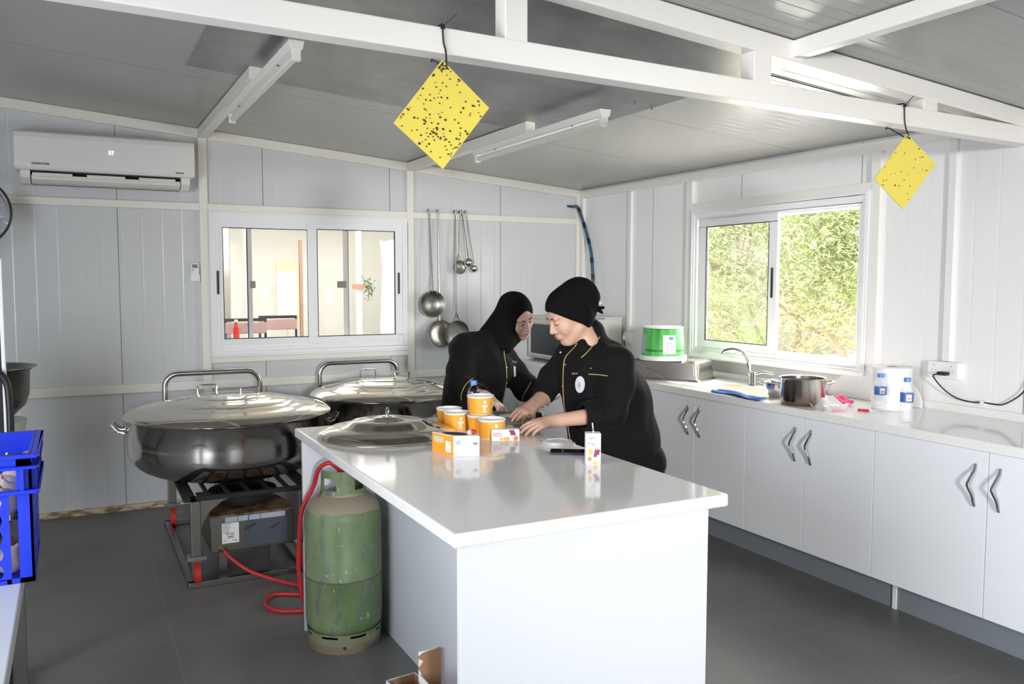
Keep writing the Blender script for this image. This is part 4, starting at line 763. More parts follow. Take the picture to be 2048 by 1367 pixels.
# ================================================================== gas cylinder
gc = Vector((-2.865, -2.706, 0)); g = thing('gas_cylinder', 'worn green gas cylinder standing under the island overhang', 'gas cylinder', gc)
Rg = .161; MB().lathe([(0, .05), (.10, .052), (Rg-.02, .07), (Rg-.003, .10), (Rg, .13), (Rg, .30), (Rg+.002, .303), (Rg+.002, .307), (Rg, .31), (Rg, .555), (Rg-.006, .585), (Rg-.022, .615), (Rg-.055, .642), (.07, .658), (0, .664)], gc, 56).build('tank', M['green_paint'], g, smooth=True, sharp=60)
def perf_ring(mb, c, r0, r1, z0, z1, gaps, th=.004, n=96, a_from=0, a_to=2*math.pi, zlo=None):
    """ring wall with openings; gaps = (a0, a1, za, zb)"""
    zs = sorted({z0, z1, *[z for g_ in gaps for z in g_[2:]]}); full = abs(a_to-a_from-2*math.pi) < 1e-6
    an = [a_from+(a_to-a_from)*i/n for i in range(n+1)]; vs = {}; V = []; F = []
    def vid(i, j, s):
        i2 = i % n if full else i; k = (i2, j, s)
        if k not in vs:
            t = (zs[j]-z0)/(z1-z0); r = r0+(r1-r0)*t-(th if s else 0); vs[k] = len(V); V.append((c[0]+r*math.cos(an[i2]), c[1]+r*math.sin(an[i2]), c[2]+zs[j]))
        return vs[k]
    cell = {}
    for i in range(n):
        for j in range(len(zs)-1):
            am, zm = (an[i]+an[i+1])/2, (zs[j]+zs[j+1])/2; cell[i, j] = not any(((am-g_[0]) % (2*math.pi)) < (g_[1]-g_[0]) and g_[2] < zm < g_[3] for g_ in gaps)
    for (i, j), on in cell.items():
        if not on: continue
        F.append((vid(i, j, 0), vid(i+1, j, 0), vid(i+1, j+1, 0), vid(i, j+1, 0))); F.append((vid(i, j, 1), vid(i, j+1, 1), vid(i+1, j+1, 1), vid(i+1, j, 1)))
        def nb(a, b): 
            if full: a %= n
            return cell.get((a, b), False)
        if not nb(i, j-1): F.append((vid(i, j, 0), vid(i, j, 1), vid(i+1, j, 1), vid(i+1, j, 0)))
        if not nb(i, j+1): F.append((vid(i, j+1, 0), vid(i+1, j+1, 0), vid(i+1, j+1, 1), vid(i, j+1, 1)))
        if not nb(i-1, j): F.append((vid(i, j, 0), vid(i, j+1, 0), vid(i, j+1, 1), vid(i, j, 1)))
        if not nb(i+1, j): F.append((vid(i+1, j, 0), vid(i+1, j, 1), vid(i+1, j+1, 1), vid(i+1, j+1, 0)))
    return mb.add(V, F)
fc_ = math.atan2(-3.43, -.99)
perf_ring(MB(), gc, .150, .158, 0, .085, [(fc_-.62, fc_-.20, .066, .076), (fc_+.18, fc_+.62, .066, .076), (fc_-1.4, fc_-1.0, .066, .076), (fc_+1.0, fc_+1.4, .066, .076)]).build('foot_ring', M['green_paint'], g, smooth=True)
perf_ring(MB(), gc, .098, .094, .635, .752, [(fc_-.98, fc_-.30, .672, .722), (fc_+.55, fc_+1.15, .672, .722)], a_from=fc_-1.25, a_to=fc_+3.4).build('collar', M['green_paint'], g, smooth=True)
MB().cyl(gc+Vector((0, 0, .66)), gc+Vector((0, 0, .71)), .018, n=14).build('valve', M['brass'], g, smooth=True); MB().cyl(gc+Vector((0, 0, .70)), gc+Vector((0, 0, .722)), .03, n=16).build('regulator', M['steel_dull'], g, smooth=True)
MB().cyl(gc+Vector((.155*math.cos(fc_), .155*math.sin(fc_), .03)), gc+Vector((.160*math.cos(fc_), .160*math.sin(fc_), .03)), .006, n=10).build('drain_hole', M['ink'], g)
h = thing('gas_hose', 'red rubber gas hose looping on the floor from the burner to the cylinder', 'hose', (-3.0, -2.2, 0))
P_ = [(-3.205, -1.70, .150), (-3.18, -1.73, .12), (-3.10, -1.80, .06), (-2.98, -1.90, .022), (-2.87, -2.02, .0105), (-2.84, -2.09, .0105), (-2.90, -2.12, .0105), (-3.02, -2.06, .0105), (-3.08, -2.12, .0105), (-3.09, -2.21, .0105), (-3.04, -2.29, .0105), (-2.95, -2.33, .0105), (-2.92, -2.41, .015), (-2.98, -2.47, .10), (-3.010, -2.50, .28), (-3.012, -2.54, .44), (-3.010, -2.585, .56), (-2.97, -2.62, .66), (-2.955, -2.66, .745), (-2.92, -2.70, .775), (-2.885, -2.706, .75), (-2.865, -2.706, .722)]
MB().tube(spline(P_, 7), .0095, 10).build('hose_tube', M['hose_red'], h, smooth=True)
MB().cyl((-3.22, -1.655+.0, .150), (-3.20, -1.70, .150), .013, n=12).build('brass_fitting', M['brass'], h, smooth=True); MB().cyl((-3.225, -1.62, .150), (-3.222, -1.662, .150), .020, n=8).build('brass_fitting', M['brass'], h)
# ================================================================== things on the island
lc = (-2.712, -2.848, .9008); il = thing('pot_lid', 'domed steel lid with a ring handle lying on the far left of the island', 'lid', lc)
Rl = .284; MB().lathe([(Rl, 0), (Rl+.006, .004), (Rl+.003, .012), (Rl-.012, .022), (Rl*.86, .034), (Rl*.70, .040), (Rl*.60, .045), (Rl*.52, .062), (Rl*.40, .068), (Rl*.22, .070), (Rl*.19, .076), (Rl*.1, .079), (0, .079), (0, .076), (Rl*.4, .064), (Rl*.7, .036), (Rl*.97, .010)], lc, 96).build('lid_dome', M['steel_lid'], il, smooth=True, sharp=70)
q = Vector(lc)+Vector((.0, 0, .078)); MB().lathe([(0, 0), (.026, 0), (.024, .004), (0, .006)], q, 24).build('handle_base', M['chrome'], il, smooth=True)
MB().tube(arc(q+Vector((0, 0, .002)), .030, 0, math.pi, 12, ax=(.4, .9, 0))+[], .0065, 10).build('ring_handle', M['chrome'], il, smooth=True)
def tub(c, label, fill=None, split=.0):
    t = thing('paper_tub', label, 'tub', c, 'orange printed paper tubs'); r0, r1, H = .046, .056, .078
    MB().lathe([(0, .004), (r0, .004), (r0, 0), (r0+.002, 0), (r1, H-.004), (r1+.002, H), (r1, H+.002), (r1-.002, H), (r0-.001, .007), (0, .007)], c, 40).build('tub_wall', M['paper'], t, smooth=True)
    MB().lathe([(r0+.0028, .002), (r1+.0004, H-.006)], c, 40).build('orange_sleeve', M['amber'], t, smooth=True)
    a = math.atan2(-6.18-c[1], -3.86-c[0]); R2 = lambda z: r0+.0024+(r1-r0-.002)*z/H
    curved(MB(), c, R2(.004), R2(H-.008), .004, H-.008, a-1.35, a-.35, .0007).build('orange_print', M['orange'], t)
    # white splashes of the print
    sp = MB()
    for (aa, z, w_, h_) in ((.35, .050, .10, .012), (.35, .034, .22, .010), (.32, .022, .09, .014), (.25, .012, .06, .008), (.46, .012, .06, .008), (1.2, .045, .08, .014), (1.2, .028, .1, .014)):
        curved(sp, c, R2(z), R2(z+h_), z, z+h_, a+aa-w_, a+aa+w_, .0011, 6)
    sp.build('white_print', M['paper'], t)
    if fill: MB().lathe([(0, H-.014), (r1-.004, H-.014)], c, 32).build('sauce', M[fill], t)
tub((-2.39, -2.745, .9008), 'open orange paper tub at the back left of the tubs on the island'); tub((-2.405, -2.86, .9008), 'open orange paper tub in front of the back left one')
tub((-2.345, -2.975, .9008), 'orange paper tub that carries the sauce-filled one'); tub((-2.345, -2.975, .9825), 'orange paper tub filled with red sauce, stacked on another tub', 'sauce'); tub((-2.350, -3.095, .9008), 'open orange paper tub behind the lying juice carton')
# tissue/tea carton with the black oval print
bx = thing('small_carton', 'small orange and white carton with a dark oval on top', 'carton', (-2.62, -3.34, .9008)); o_ = Vector((-2.643, -3.377, 0)); e1 = Vector((.088, -.035, 0)); e2 = Vector((-.030, .106, 0))*1.15; zt = .978
B = [o_, o_+e1, o_+e1+e2, o_+e2]; MB().hexa([(v.x, v.y, .9008) for v in B], [(v.x, v.y, zt) for v in B]).build('carton_body', M['paper'], bx, bevel=.001)
n2 = Vector((-.96, -.27, 0))*.0008
def quad(P0, P1, z0, z1, off): a, b = P0+off, P1+off; c_ = off*.2; return MB().hexa([(a.x, a.y, z0), (b.x, b.y, z0), (P1.x, P1.y, z0), (P0.x, P0.y, z0)], [(a.x, a.y, z1), (b.x, b.y, z1), (P1.x, P1.y, z1), (P0.x, P0.y, z1)])
quad(o_+e2*.01, o_+e2*.99, .902, zt-.002, n2).build('orange_side', M['orange'], bx); quad(o_+e2*.12, o_+e2*.35, .915, .955, n2*2).build('white_oval', M['paper'], bx); quad(o_+e2*.45, o_+e2*.9, .945, .965, n2*2).build('white_title', M['beige'], bx)
nf = Vector((-.37, -.93, 0))*.0008; quad(o_+e1*.08, o_+e1*.28, .945, .962, nf).build('blue_print', M['film_pale'], bx); quad(o_+e1*.75, o_+e1*.93, .945, .954, nf).build('barcode', M['ink_grey'], bx)
ctr = o_+e1*.48+e2*.5; el = MB(); vs = []
for k in range(28): a = 2*math.pi*k/28; v = ctr+e1*.40*math.cos(a)+e2*.34*math.sin(a); vs.append((v.x, v.y, zt+.0008))
el.add(vs, [tuple(range(28))]).build('dark_oval', M['ink'], bx)
fl = thing('red_flower_knob', 'small red and white knob lying on the corner of the orange carton', 'knob', (-2.552, -3.375, zt+.001)); q = Vector((-2.562, -3.375, zt+.009)); MB().ell(q, (.011, .011, .010), 12, 8).build('knob_body', M['red'], fl, smooth=True); MB().ell(q+Vector((-.014, .006, -.001)), (.010, .009, .008), 12, 8).build('white_part', M['paper'], fl, smooth=True)
def juice(c, rz, lying, label):
    t = thing('juice_carton', label, 'juice carton', c, 'small juice cartons'); W_, D_, H_ = .052, .040, .112
    t.rotation_euler = (0, 0, rz); ORG[t.name] = Vector(); b = MB()
    if lying: x, y, z = H_, D_, W_*.9
    else: x, y, z = W_, D_, H_
    MB().box(-x/2, x/2, -y/2, y/2, 0, z).build('carton_body', M['paper'], t, bevel=.001)
    f = -y/2-.0007
    def disc(name, cx, cz, r, m, sq=1.0): 
        MB().add([(cx+r*math.cos(2*math.pi*k/18), f, cz+r*sq*math.sin(2*math.pi*k/18)) for k in range(18)], [tuple(range(18))]).build(name, M[m], t)
    M.setdefault('berry', mat('berry_print', (.28, .02, .10), .5)); M.setdefault('pear', mat('pear_print', (.90, .48, .08), .5)); M.setdefault('greenprint', mat('green_print', (.15, .4, .1), .5))
    if lying:
        for k in range(9): disc('grape_print', .018+.007*(k % 3)+.003*(k//3), z-.006-.007*(k//3), .0042, 'berry')
        disc('pear_print', .005, .009, .013, 'pear', .6); disc('strawberry_print', .042, .011, .010, 'salmon', 1.0); disc('apricot_print', -.016, .008, .007, 'pear', .7)
        text('lettering', 'Juice', .017, (-.048, f-.0004, z*.55), (1, 0, 0), (0, 0, 1), M['pink'], t); MB().box(-.05, -.012, f, -y/2, z*.42, z*.46).build('print_line', M['pink'], t)
    else:
        disc('pear_print', -.011, .047, .0075, 'pear', 1.5); disc('strawberry_print', -.013, .022, .007, 'salmon', 1.15); disc('apricot_print', .006, .008, .009, 'pear', .7)
        for k in range(11): disc('grape_print', .008+.006*(k % 3)-.0015*(k//3), .052-.0065*(k//3), .0038, 'berry')
        disc('leaf_print', .010, .060, .005, 'greenprint', .5); disc('leaf_print', -.017, .078, .0035, 'greenprint', .8)
        text('lettering', 'Juice', .014, (-.017, f-.0004, .092), (1, 0, 0), (0, 0, 1), M['ink_grey'], t); text('lettering', 'mixed', .007, (-.009, f-.0004, .074), (1, 0, 0), (0, 0, 1), M['ink_grey'], t); text('lettering', 'fruit', .007, (-.006, f-.0004, .067), (1, 0, 0), (0, 0, 1), M['ink_grey'], t)
        MB().cyl((.002, 0, z), (-.002, .0, z+.034), .0022, n=8).build('straw', M['paper'], t)
        MB().cyl((.0012, 0, z+.008), (.0005, .0, z+.016), .0024, n=8).build('straw_stripe', M['pink'], t)
juice((-2.326, -3.168, .9008), -.40, True, 'juice carton lying on its side in front of the orange tubs'); juice((-2.254, -3.705, .9008), -.45, False, 'juice carton standing upright with a straw near the front right of the island')
ph = thing('smartphone', 'dark smartphone lying on the island behind the upright juice carton', 'phone', (-2.225, -3.51, .9008)); ph.rotation_euler = (0, 0, -.55); ORG[ph.name] = Vector(); MB().box(-.078, .078, -.037, .037, 0, .0085).build('phone_case', M['phone'], ph, bevel=.004); MB().box(-.074, .074, -.034, .034, .0082, .0092).build('screen', M['screen'], ph)
pl_c = (-2.185, -3.345, .9008); M['lidfilm'] = mat('clear_lid', (.86, .88, .92), .15, alpha=.45)
tag(MB().lathe([(.070, 0), (.072, .003), (.070, .006), (.060, .007), (.058, .016), (.045, .018), (.044, .013), (0, .012)], pl_c, 48).build('clear_tub_lid', M['lidfilm'], smooth=True, org=pl_c), 'clear plastic tub lid lying on the island beside the phone', 'lid')
# tray held at the back right corner
tt_ = thing('steel_tray', 'rectangular steel tray with a pale filling that the women work on', 'tray', (-2.11, -2.83, .902)); tt_.rotation_euler = (0, 0, -.47); ORG[tt_.name] = Vector(); v_, f_ = [], []
A = rr(-.10, .10, -.155, .155, .02, .0); B_ = rr(-.125, .125, -.18, .18, .03, .024); C_ = rr(-.135, .135, -.19, .19, .03, .026); Di = rr(-.122, .122, -.177, .177, .03, .023); Ei = rr(-.098, .098, -.153, .153, .02, .003); n_ = len(A); vs = A+B_+C_+Di+Ei
MB().add(vs, [(k*n_+i, k*n_+(i+1) % n_, (k+1)*n_+(i+1) % n_, (k+1)*n_+i) for k in range(4) for i in range(n_)]+[tuple(reversed(range(n_))), tuple(4*n_+i for i in range(n_))]).build('tray_body', M['steel_mirror'], tt_, smooth=True)
MB().box(-.10, .10, -.155, .05, .003, .016).build('filling', M['beige'], tt_, bevel=.004)
kn = thing('kitchen_knife', 'black handled knife resting across the steel tray', 'knife', (-2.13, -2.80, .93)); MB().tube([(-2.135, -2.68, .934), (-2.155, -2.76, .934)], [.009, .007], 8, flat=.6).build('knife_handle', M['black'], kn, smooth=True); MB().hexa([(-2.163, -2.76, .930), (-2.150, -2.755, .930), (-2.19, -2.92, .930), (-2.20, -2.90, .930)], [(-2.163, -2.76, .9325), (-2.150, -2.755, .9325), (-2.19, -2.92, .9325), (-2.20, -2.90, .9325)]).build('blade', M['steel_dull'], kn)
# ================================================================== cartons on the floor beside the island
def open_box(name, label, x0, x1, y0, y1, z1, rz, org):
    t = thing(name, label, 'box', org, 'torn open cartons on the floor'); t.rotation_euler = (0, 0, rz); ORG[t.name] = Vector(); w_ = .004
    x0, x1, y0, y1 = x0-org[0], x1-org[0], y0-org[1], y1-org[1]
    for k, a in enumerate(((x0, x1, y0, y0+w_), (x0, x1, y1-w_, y1), (x0, x0+w_, y0, y1), (x1-w_, x1, y0, y1))):
        b = list(a)
        MB().box(b[0], b[1], b[2], b[3], 0, z1).build('side', M['cartonwhite'], t)
        g_ = .0008; inn = [b[0]+(w_ if k < 2 else w_ if k == 2 else -g_), b[1]-(w_ if k < 2 else w_ if k == 3 else -g_), b[2]+(w_ if k >= 2 else w_ if k == 0 else -g_), b[3]-(w_ if k >= 2 else w_ if k == 1 else -g_)]
        if inn[0] < inn[1] and inn[2] < inn[3]: MB().box(inn[0], inn[1], inn[2], inn[3], .004, z1-.001).build('inner_side', M['card'], t)
    MB().box(x0, x1, y0, y1, 0, .004).build('bottom', M['card'], t); return t
open_box('small_open_box', 'small open white box with brown inside at the bottom of the picture, beside the island', -2.915, -2.80, -3.62, -3.42, .145, .12, (-2.86, -3.52, 0))
t2 = thing('torn_carton', 'torn open carton under the island overhang by the front panel', 'box', (-2.80, -3.95, 0), 'torn open cartons on the floor')
MB().box(-2.945, -2.69, -4.10, -4.096, 0, .36).build('side', M['card'], t2); MB().box(-2.945, -2.69, -3.80, -3.796, 0, .40).build('side', M['cartonwhite'], t2); MB().box(-2.694, -2.69, -4.096, -3.80, 0, .40).build('side', M['cartonwhite'], t2); MB().box(-2.945, -2.941, -4.096, -3.80, 0, .33).build('side', M['cartonwhite'], t2); MB().box(-2.94, -2.694, -4.096, -3.80, 0, .004).build('bottom', M['card'], t2)
r = random.Random(5); te = [(-2.941, 0), (-2.875, 0), (-2.875, .405), (-2.935, .395), (-2.952, .385), (-2.93, .37), (-2.948, .35), (-2.935, .325), (-2.95, .30), (-2.938, .27), (-2.946, .2)]
MB().prism(te, 1, -3.809, -3.802).build('torn_flap', M['card'], t2)
# ================================================================== left side: white table, crate with onions, trolley, bowl
wt_ = thing('white_table', 'white topped table with steel legs at the lower left edge', 'table', (-4.35, -4.2, 0)); MB().box(-4.75, -3.992, -5.3, -3.30, .755, .80).build('table_top', M['gloss_white'], wt_, bevel=.003)
for x in (-4.70, -4.03):
    for y in (-5.22, -3.36): MB().box(x-.018, x+.018, y-.018, y+.018, 0, .755).build('leg', M['steel_dull'], wt_)
MB().box(-4.70, -4.03, -5.2, -3.49, .34, .36).build('shelf', M['steel_dull'], wt_)
cr = thing('blue_crate', 'bright blue plastic crate full of onions at the left edge', 'crate', (-4.26, -3.65, .801))
cx0, cx1, cy0, cy1, z0, z1 = -4.56, -3.962, -3.825, -3.475, .801, 1.12
def lattice(mb, ax, p, th, u0, u1, z0, z1, pu, pz, r):
    """wall in plane ax=p with round holes: cells of octagon-holed squares"""
    nu = max(1, round((u1-u0)/pu)); nz = max(1, round((z1-z0)/pz)); du, dz = (u1-u0)/nu, (z1-z0)/nz
    def pt(u, z, s): return (p+s, u, z) if ax == 0 else (u, p+s, z)
    for i in range(nu):
        for j in range(nz):
            cu, cz = u0+(i+.5)*du, z0+(j+.5)*dz; sq = [(cu+sx*du/2, cz+sz*dz/2) for sx, sz in ((1, 0), (1, 1), (0, 1), (-1, 1), (-1, 0), (-1, -1), (0, -1), (1, -1))]; ho = [(cu+r*math.cos(k*math.pi/4), cz+r*1.25*math.sin(k*math.pi/4)) for k in range(8)]
            V = [pt(*q, 0) for q in sq]+[pt(*q, 0) for q in ho]+[pt(*q, th) for q in sq]+[pt(*q, th) for q in ho]; F = []
            for k in range(8): l_ = (k+1) % 8; F += [(k, l_, 8+l_, 8+k), (16+k, 24+k, 24+l_, 16+l_), (8+k, 8+l_, 24+l_, 24+k)]
            mb.add(V, F)
    return mb
fw = lattice(MB(), 1, cy0, .006, cx0, cx1-.06, z0+.01, z1-.095, .040, .045, .0155); fw.box(cx1-.06, cx1-.05, cy0, cy0+.006, z0, z1-.09).box(cx1-.032, cx1, cy0, cy0+.006, z0, z1).box(cx0, cx1, cy0, cy0+.006, z1-.03, z1); fw.build('front_wall', M['blue'], cr)
lattice(MB(), 1, cy1-.006, .006, cx0, cx1, z0+.01, z1-.045, .045, .05, .015).box(cx0, cx1, cy1-.006, cy1, z1-.045, z1).build('back_wall', M['blue'], cr)
sw = lattice(MB(), 0, cx1-.006, .006, cy0+.05, cy1-.05, z0+.03, z1-.10, .045, .045, .012); sw.box(cx1-.006, cx1, cy0, cy0+.05, z0, z1).box(cx1-.006, cx1, cy1-.05, cy1, z0, z1).box(cx1-.006, cx1, cy0+.05, cy1-.05, z1-.10, z1); sw.build('side_wall', M['blue'], cr); MB().box(cx0, cx0+.006, cy0, cy1, z0, z1).build('side_wall', M['blue'], cr)
MB().box(cx0, cx1, cy0, cy1, z0, z0+.012).build('crate_floor', M['blue'], cr)
def rimband(za, zb, off, nm):
    m_ = MB()
    m_.box(cx0-off, cx1+off, cy0-off, cy0, za, zb).box(cx0-off, cx1+off, cy1, cy1+off, za, zb).box(cx1, cx1+off, cy0, cy1, za, zb).box(cx0-off, cx0, cy0, cy1, za, zb); return m_.build(nm, M['blue'], cr, bevel=.003)
rimband(z1-.010, z1, .016, 'upper_rim'); rimband(z1-.098, z1-.088, .014, 'lower_rim'); rimband(z1-.037, z1-.029, .014, 'middle_rim')
for k in range(6): x = cx1-.02-.095*k; MB().box(x-.004, x+.004, cy0-.012, cy0+.002, z1-.09, z1-.03).build('rib', M['blue'], cr)
for k in range(4): y = cy0+.02+.10*k; MB().box(cx1-.002, cx1+.012, y-.004, y+.004, z1-.09, z1-.03).build('rib', M['blue'], cr)
M['onion'] = mat('onion_skin', (.62, .32, .18), .45); M['onion2'] = mat('pale_onion', (.72, .60, .50), .5); on0 = None; r = random.Random(11); spots = []
for lay in range(3):
    for i in range(7):
        for j in range(4):
            x, y, z = cx0+.045+i*.082+r.uniform(-.006, .006)+(.02 if lay % 2 else 0), cy0+.046+j*.082+r.uniform(-.004, .004), z0+.048+lay*.073
            if x < cx1-.045 and y < cy1-.045: spots.append((x, y, z, lay))
for k, (x, y, z, lay) in enumerate(spots):
    if k == 0 or k == 1:
        on = thing('onion', 'onion', 'onion', (x, y, z)); mm = 'onion' if k == 0 else 'onion2'; on['tone'] = 1-k; MB().lathe([(0, -.034), (.012, -.033), (.028, -.022), (.036, -.004), (.034, .012), (.022, .026), (.008, .034), (.004, .042), (0, .043)], (x, y, z), 16).build('bulb', M[mm], on, smooth=True); MB().cyl((x, y, z+.038), (x+.003, y, z+.050), .004, .002, 6).build('stalk', M['card'], on)
        if k == 0: src1 = on
        else: src2 = on; 
        o = on
    else:
        q1 = r.random() < .55; o = copy_tree(src1 if q1 else src2); o.location = (x, y, z); o['tone'] = 1 if q1 else 0
    o.rotation_euler = (r.uniform(-.5, .5), r.uniform(-.5, .5), r.uniform(0, 6)); o['label'] = ('brown' if (k == 0 or o.get('tone') == 1) else 'pale')+' onion in the '+['bottom', 'middle', 'top'][lay]+' layer of the blue crate, '+['leftmost', 'second from left', 'third from left', 'middle', 'third from right', 'second from right', 'rightmost'][int((x-cx0-.02)/.082)]+[' in front', ', second row', ', third row', ', back row'][min(3, int((y-cy0-.005)/.082))]; o['group'] = 'onions in the blue crate'
tro = thing('hand_trolley', 'black bent tube handle on a white upright at the left edge, behind the blue crate', 'trolley', (-4.10, -2.5, 0))
MB().box(-4.101, -4.088, -2.53, -2.49, 0, 1.62).build('upright', M['pure_white'], tro, bevel=.002); MB().box(-4.118, -4.102, -2.53, -2.49, 0, 1.62).build('dark_upright', M['black'], tro)
MB().tube(spline([(-4.45, -2.54, 1.215), (-4.2, -2.54, 1.215), (-4.125, -2.54, 1.205), (-4.088, -2.54, 1.165), (-4.080, -2.54, 1.08), (-4.080, -2.54, .9), (-4.08, -2.54, .1)], 8), .013, 10).build('bent_handle', M['black'], tro, smooth=True); MB().box(-4.5, -4.07, -2.75, -2.45, .0, .04).build('base_plate', M['black'], tro, bevel=.004)
bs = thing('bowl_stand', 'grey steel stand carrying the deep bowl at the left edge', 'stand', (-4.36, -1.2, 0)); MB().lathe([(.10, .83), (.215, .83), (.16, .55), (.16, .5), (.10, .5)], (-4.30, -1.2, 0), 32, closed=True).build('cone', M['oven_body'], bs, smooth=True); MB().box(-4.5, -4.14, -1.4, -1.0, .46, .50).build('stand_top', M['steel_dull'], bs)
for x in (-4.48, -4.16):
    for y in (-1.38, -1.02): MB().box(x-.015, x+.015, y-.015, y+.015, 0, .46).build('leg', M['steel_dull'], bs)
bwc = (-4.305, -1.2, .832); bwl = thing('deep_steel_bowl', 'deep round bottomed steel bowl on a stand at the left edge', 'bowl', bwc)
MB().lathe([(0, 0), (.10, .004), (.17, .03), (.215, .075), (.235, .13), (.24, .25), (.262, .268), (.275, .27), (.275, .273), (.262, .271), (.236, .252), (.231, .13), (.21, .078), (.16, .034), (0, .006)], bwc, 56).build('bowl_body', M['steel_dull'], bwl, smooth=True, sharp=60)
# ================================================================== people: smooth distance-field bodies turned into one surface
class SDF:
    def __init__(s): s.p = []
    def cap(s, a, b, ra, rb, k=.015, side=None, fl=1.0, sub=False):
        """tapered capsule; 'side' is the axis along which the section is stretched by fl"""
        a, b = np.array(a, float), np.array(b, float); R = max(ra, rb)*max(1, fl)
        def f(X, Y, Z):
            d = b-a; L = d@d+1e-12; px, py, pz = X-a[0], Y-a[1], Z-a[2]; t = np.clip((px*d[0]+py*d[1]+pz*d[2])/L, 0, 1)
            qx, qy, qz = px-t*d[0], py-t*d[1], pz-t*d[2]; r = ra+(rb-ra)*t
            if side is None: return np.sqrt(qx*qx+qy*qy+qz*qz)-r
            w_ = np.array(side, float); w_ = w_/np.linalg.norm(w_); c = qx*w_[0]+qy*w_[1]+qz*w_[2]; q2 = qx*qx+qy*qy+qz*qz-c*c
            l = np.sqrt(np.maximum(q2, 0)+(c/fl)**2); g = np.sqrt(np.maximum(q2, 0)+(c/fl**2)**2)+1e-9; return (l-r)*np.minimum(1, l/g) if fl > 1 else (l-r)*min(fl, 1)
        s.p.append((f, np.minimum(a, b)-R, np.maximum(a, b)+R, k, sub)); return s
    def ell(s, c, r, k=.015, R=None, sub=False):
        c, r = np.array(c, float), np.array(r, float); Rm = np.eye(3) if R is None else np.array(R, float); m_ = r.max()
        def f(X, Y, Z):
            px, py, pz = X-c[0], Y-c[1], Z-c[2]; q = [(px*Rm[0, i]+py*Rm[1, i]+pz*Rm[2, i]) for i in range(3)]
            l = np.sqrt(sum((q[i]/r[i])**2 for i in range(3))); g = np.sqrt(sum((q[i]/r[i]**2)**2 for i in range(3)))+1e-9; return l*(l-1)/g
        s.p.append((f, c-m_, c+m_, k, sub)); return s
    def cut(s, n, d, k=.004):
        """remove the half space n.x > d"""
        n = np.array(n, float); n = n/np.linalg.norm(n)
        def f(X, Y, Z): return d-(X*n[0]+Y*n[1]+Z*n[2])
        s.p.append((f, None, None, k, True)); return s
    def mesh(s, vox, noise=None, zmin=None):
        bx = [p for p in s.p if p[1] is not None and not p[4]]; lo = np.min([p[1] for p in bx], 0)-.03; hi = np.max([p[2] for p in bx], 0)+.03
        if zmin is not None: lo[2] = max(lo[2], zmin)
        n = np.ceil((hi-lo)/vox).astype(int)+1; ax = [(lo[i]+vox*np.arange(n[i])).astype(np.float32) for i in range(3)]; D = np.full(n, .5, np.float32)
        for f, a, b, k, sub in s.p:
            m_ = k+.02
            if a is None: sl = [slice(0, n[i]) for i in range(3)]
            else:
                i0 = np.maximum(0, np.floor((a-m_-lo)/vox).astype(int)); i1 = np.minimum(n, np.ceil((b+m_-lo)/vox).astype(int)+1)
                if (i1 <= i0).any(): continue
                sl = [slice(i0[i], i1[i]) for i in range(3)]
            X, Y, Z = ax[0][sl[0]][:, None, None], ax[1][sl[1]][None, :, None], ax[2][sl[2]][None, None, :]; d = f(X, Y, Z).astype(np.float32); C = D[tuple(sl)]
            if sub: d = -d; h = np.maximum(k-np.abs(C-d), 0)/k; D[tuple(sl)] = np.maximum(C, d)+h*h*k*.25
            else: h = np.maximum(k-np.abs(C-d), 0)/k; D[tuple(sl)] = np.minimum(C, d)-h*h*k*.25
        if noise is not None:
            D += noise(ax[0][:, None, None], ax[1][None, :, None], ax[2][None, None, :]).astype(np.float32)
        D[0], D[-1] = 1, 1; D[:, 0], D[:, -1] = 1, 1; D[:, :, 0], D[:, :, -1] = 1, 1
        return nets(D, lo, vox)
def nets(D, lo, vox):
    I = D < 0; S = [slice(0, -1), slice(1, None)]; cnt = np.zeros(tuple(x-1 for x in D.shape), np.uint8)
    for i in (0, 1):
        for j in (0, 1):
            for k in (0, 1): cnt += I[S[i], S[j], S[k]]
    act = (cnt > 0) & (cnt < 8); idx = np.argwhere(act); vid = np.full(act.shape, -1, np.int32); vid[act] = np.arange(len(idx))
    c = [(i, j, k) for i in (0, 1) for j in (0, 1) for k in (0, 1)]; val = {q: D[idx[:, 0]+q[0], idx[:, 1]+q[1], idx[:, 2]+q[2]] for q in c}
    P = np.zeros((len(idx), 3)); N = np.zeros(len(idx))
    for a in c:
        for ax_ in range(3):
            if a[ax_] == 0:
                b = list(a); b[ax_] = 1; b = tuple(b); va, vb = val[a], val[b]; cr_ = (va < 0) != (vb < 0); t = np.where(cr_, va/(va-vb+1e-12), 0)
                p = np.array(a, float)[None, :].repeat(len(idx), 0); p[:, ax_] += t; P[cr_] += p[cr_]; N[cr_] += 1
    V = (idx+P/N[:, None])*vox+lo; Fs = []
    for ax_ in range(3):
        s0 = [slice(1, -1)]*3; s0[ax_] = slice(0, -1); s1 = [slice(1, -1)]*3; s1[ax_] = slice(1, None)
        A, B = I[tuple(s0)], I[tuple(s1)]; e = np.argwhere(A != B); fl = A[tuple(e.T)]
        off = np.array([1, 1, 1]); off[ax_] = 0; e = e+off; u, v = [q for q in range(3) if q != ax_]
        def at(du, dv): q = e.copy(); q[:, u] -= du; q[:, v] -= dv; return vid[q[:, 0], q[:, 1], q[:, 2]]
        q = np.stack([at(1, 1), at(0, 1), at(0, 0), at(1, 0)], 1)
        if ax_ == 1: fl = ~fl
        q[~fl] = q[~fl][:, ::-1]; Fs.append(q)
    return V, np.concatenate(Fs)
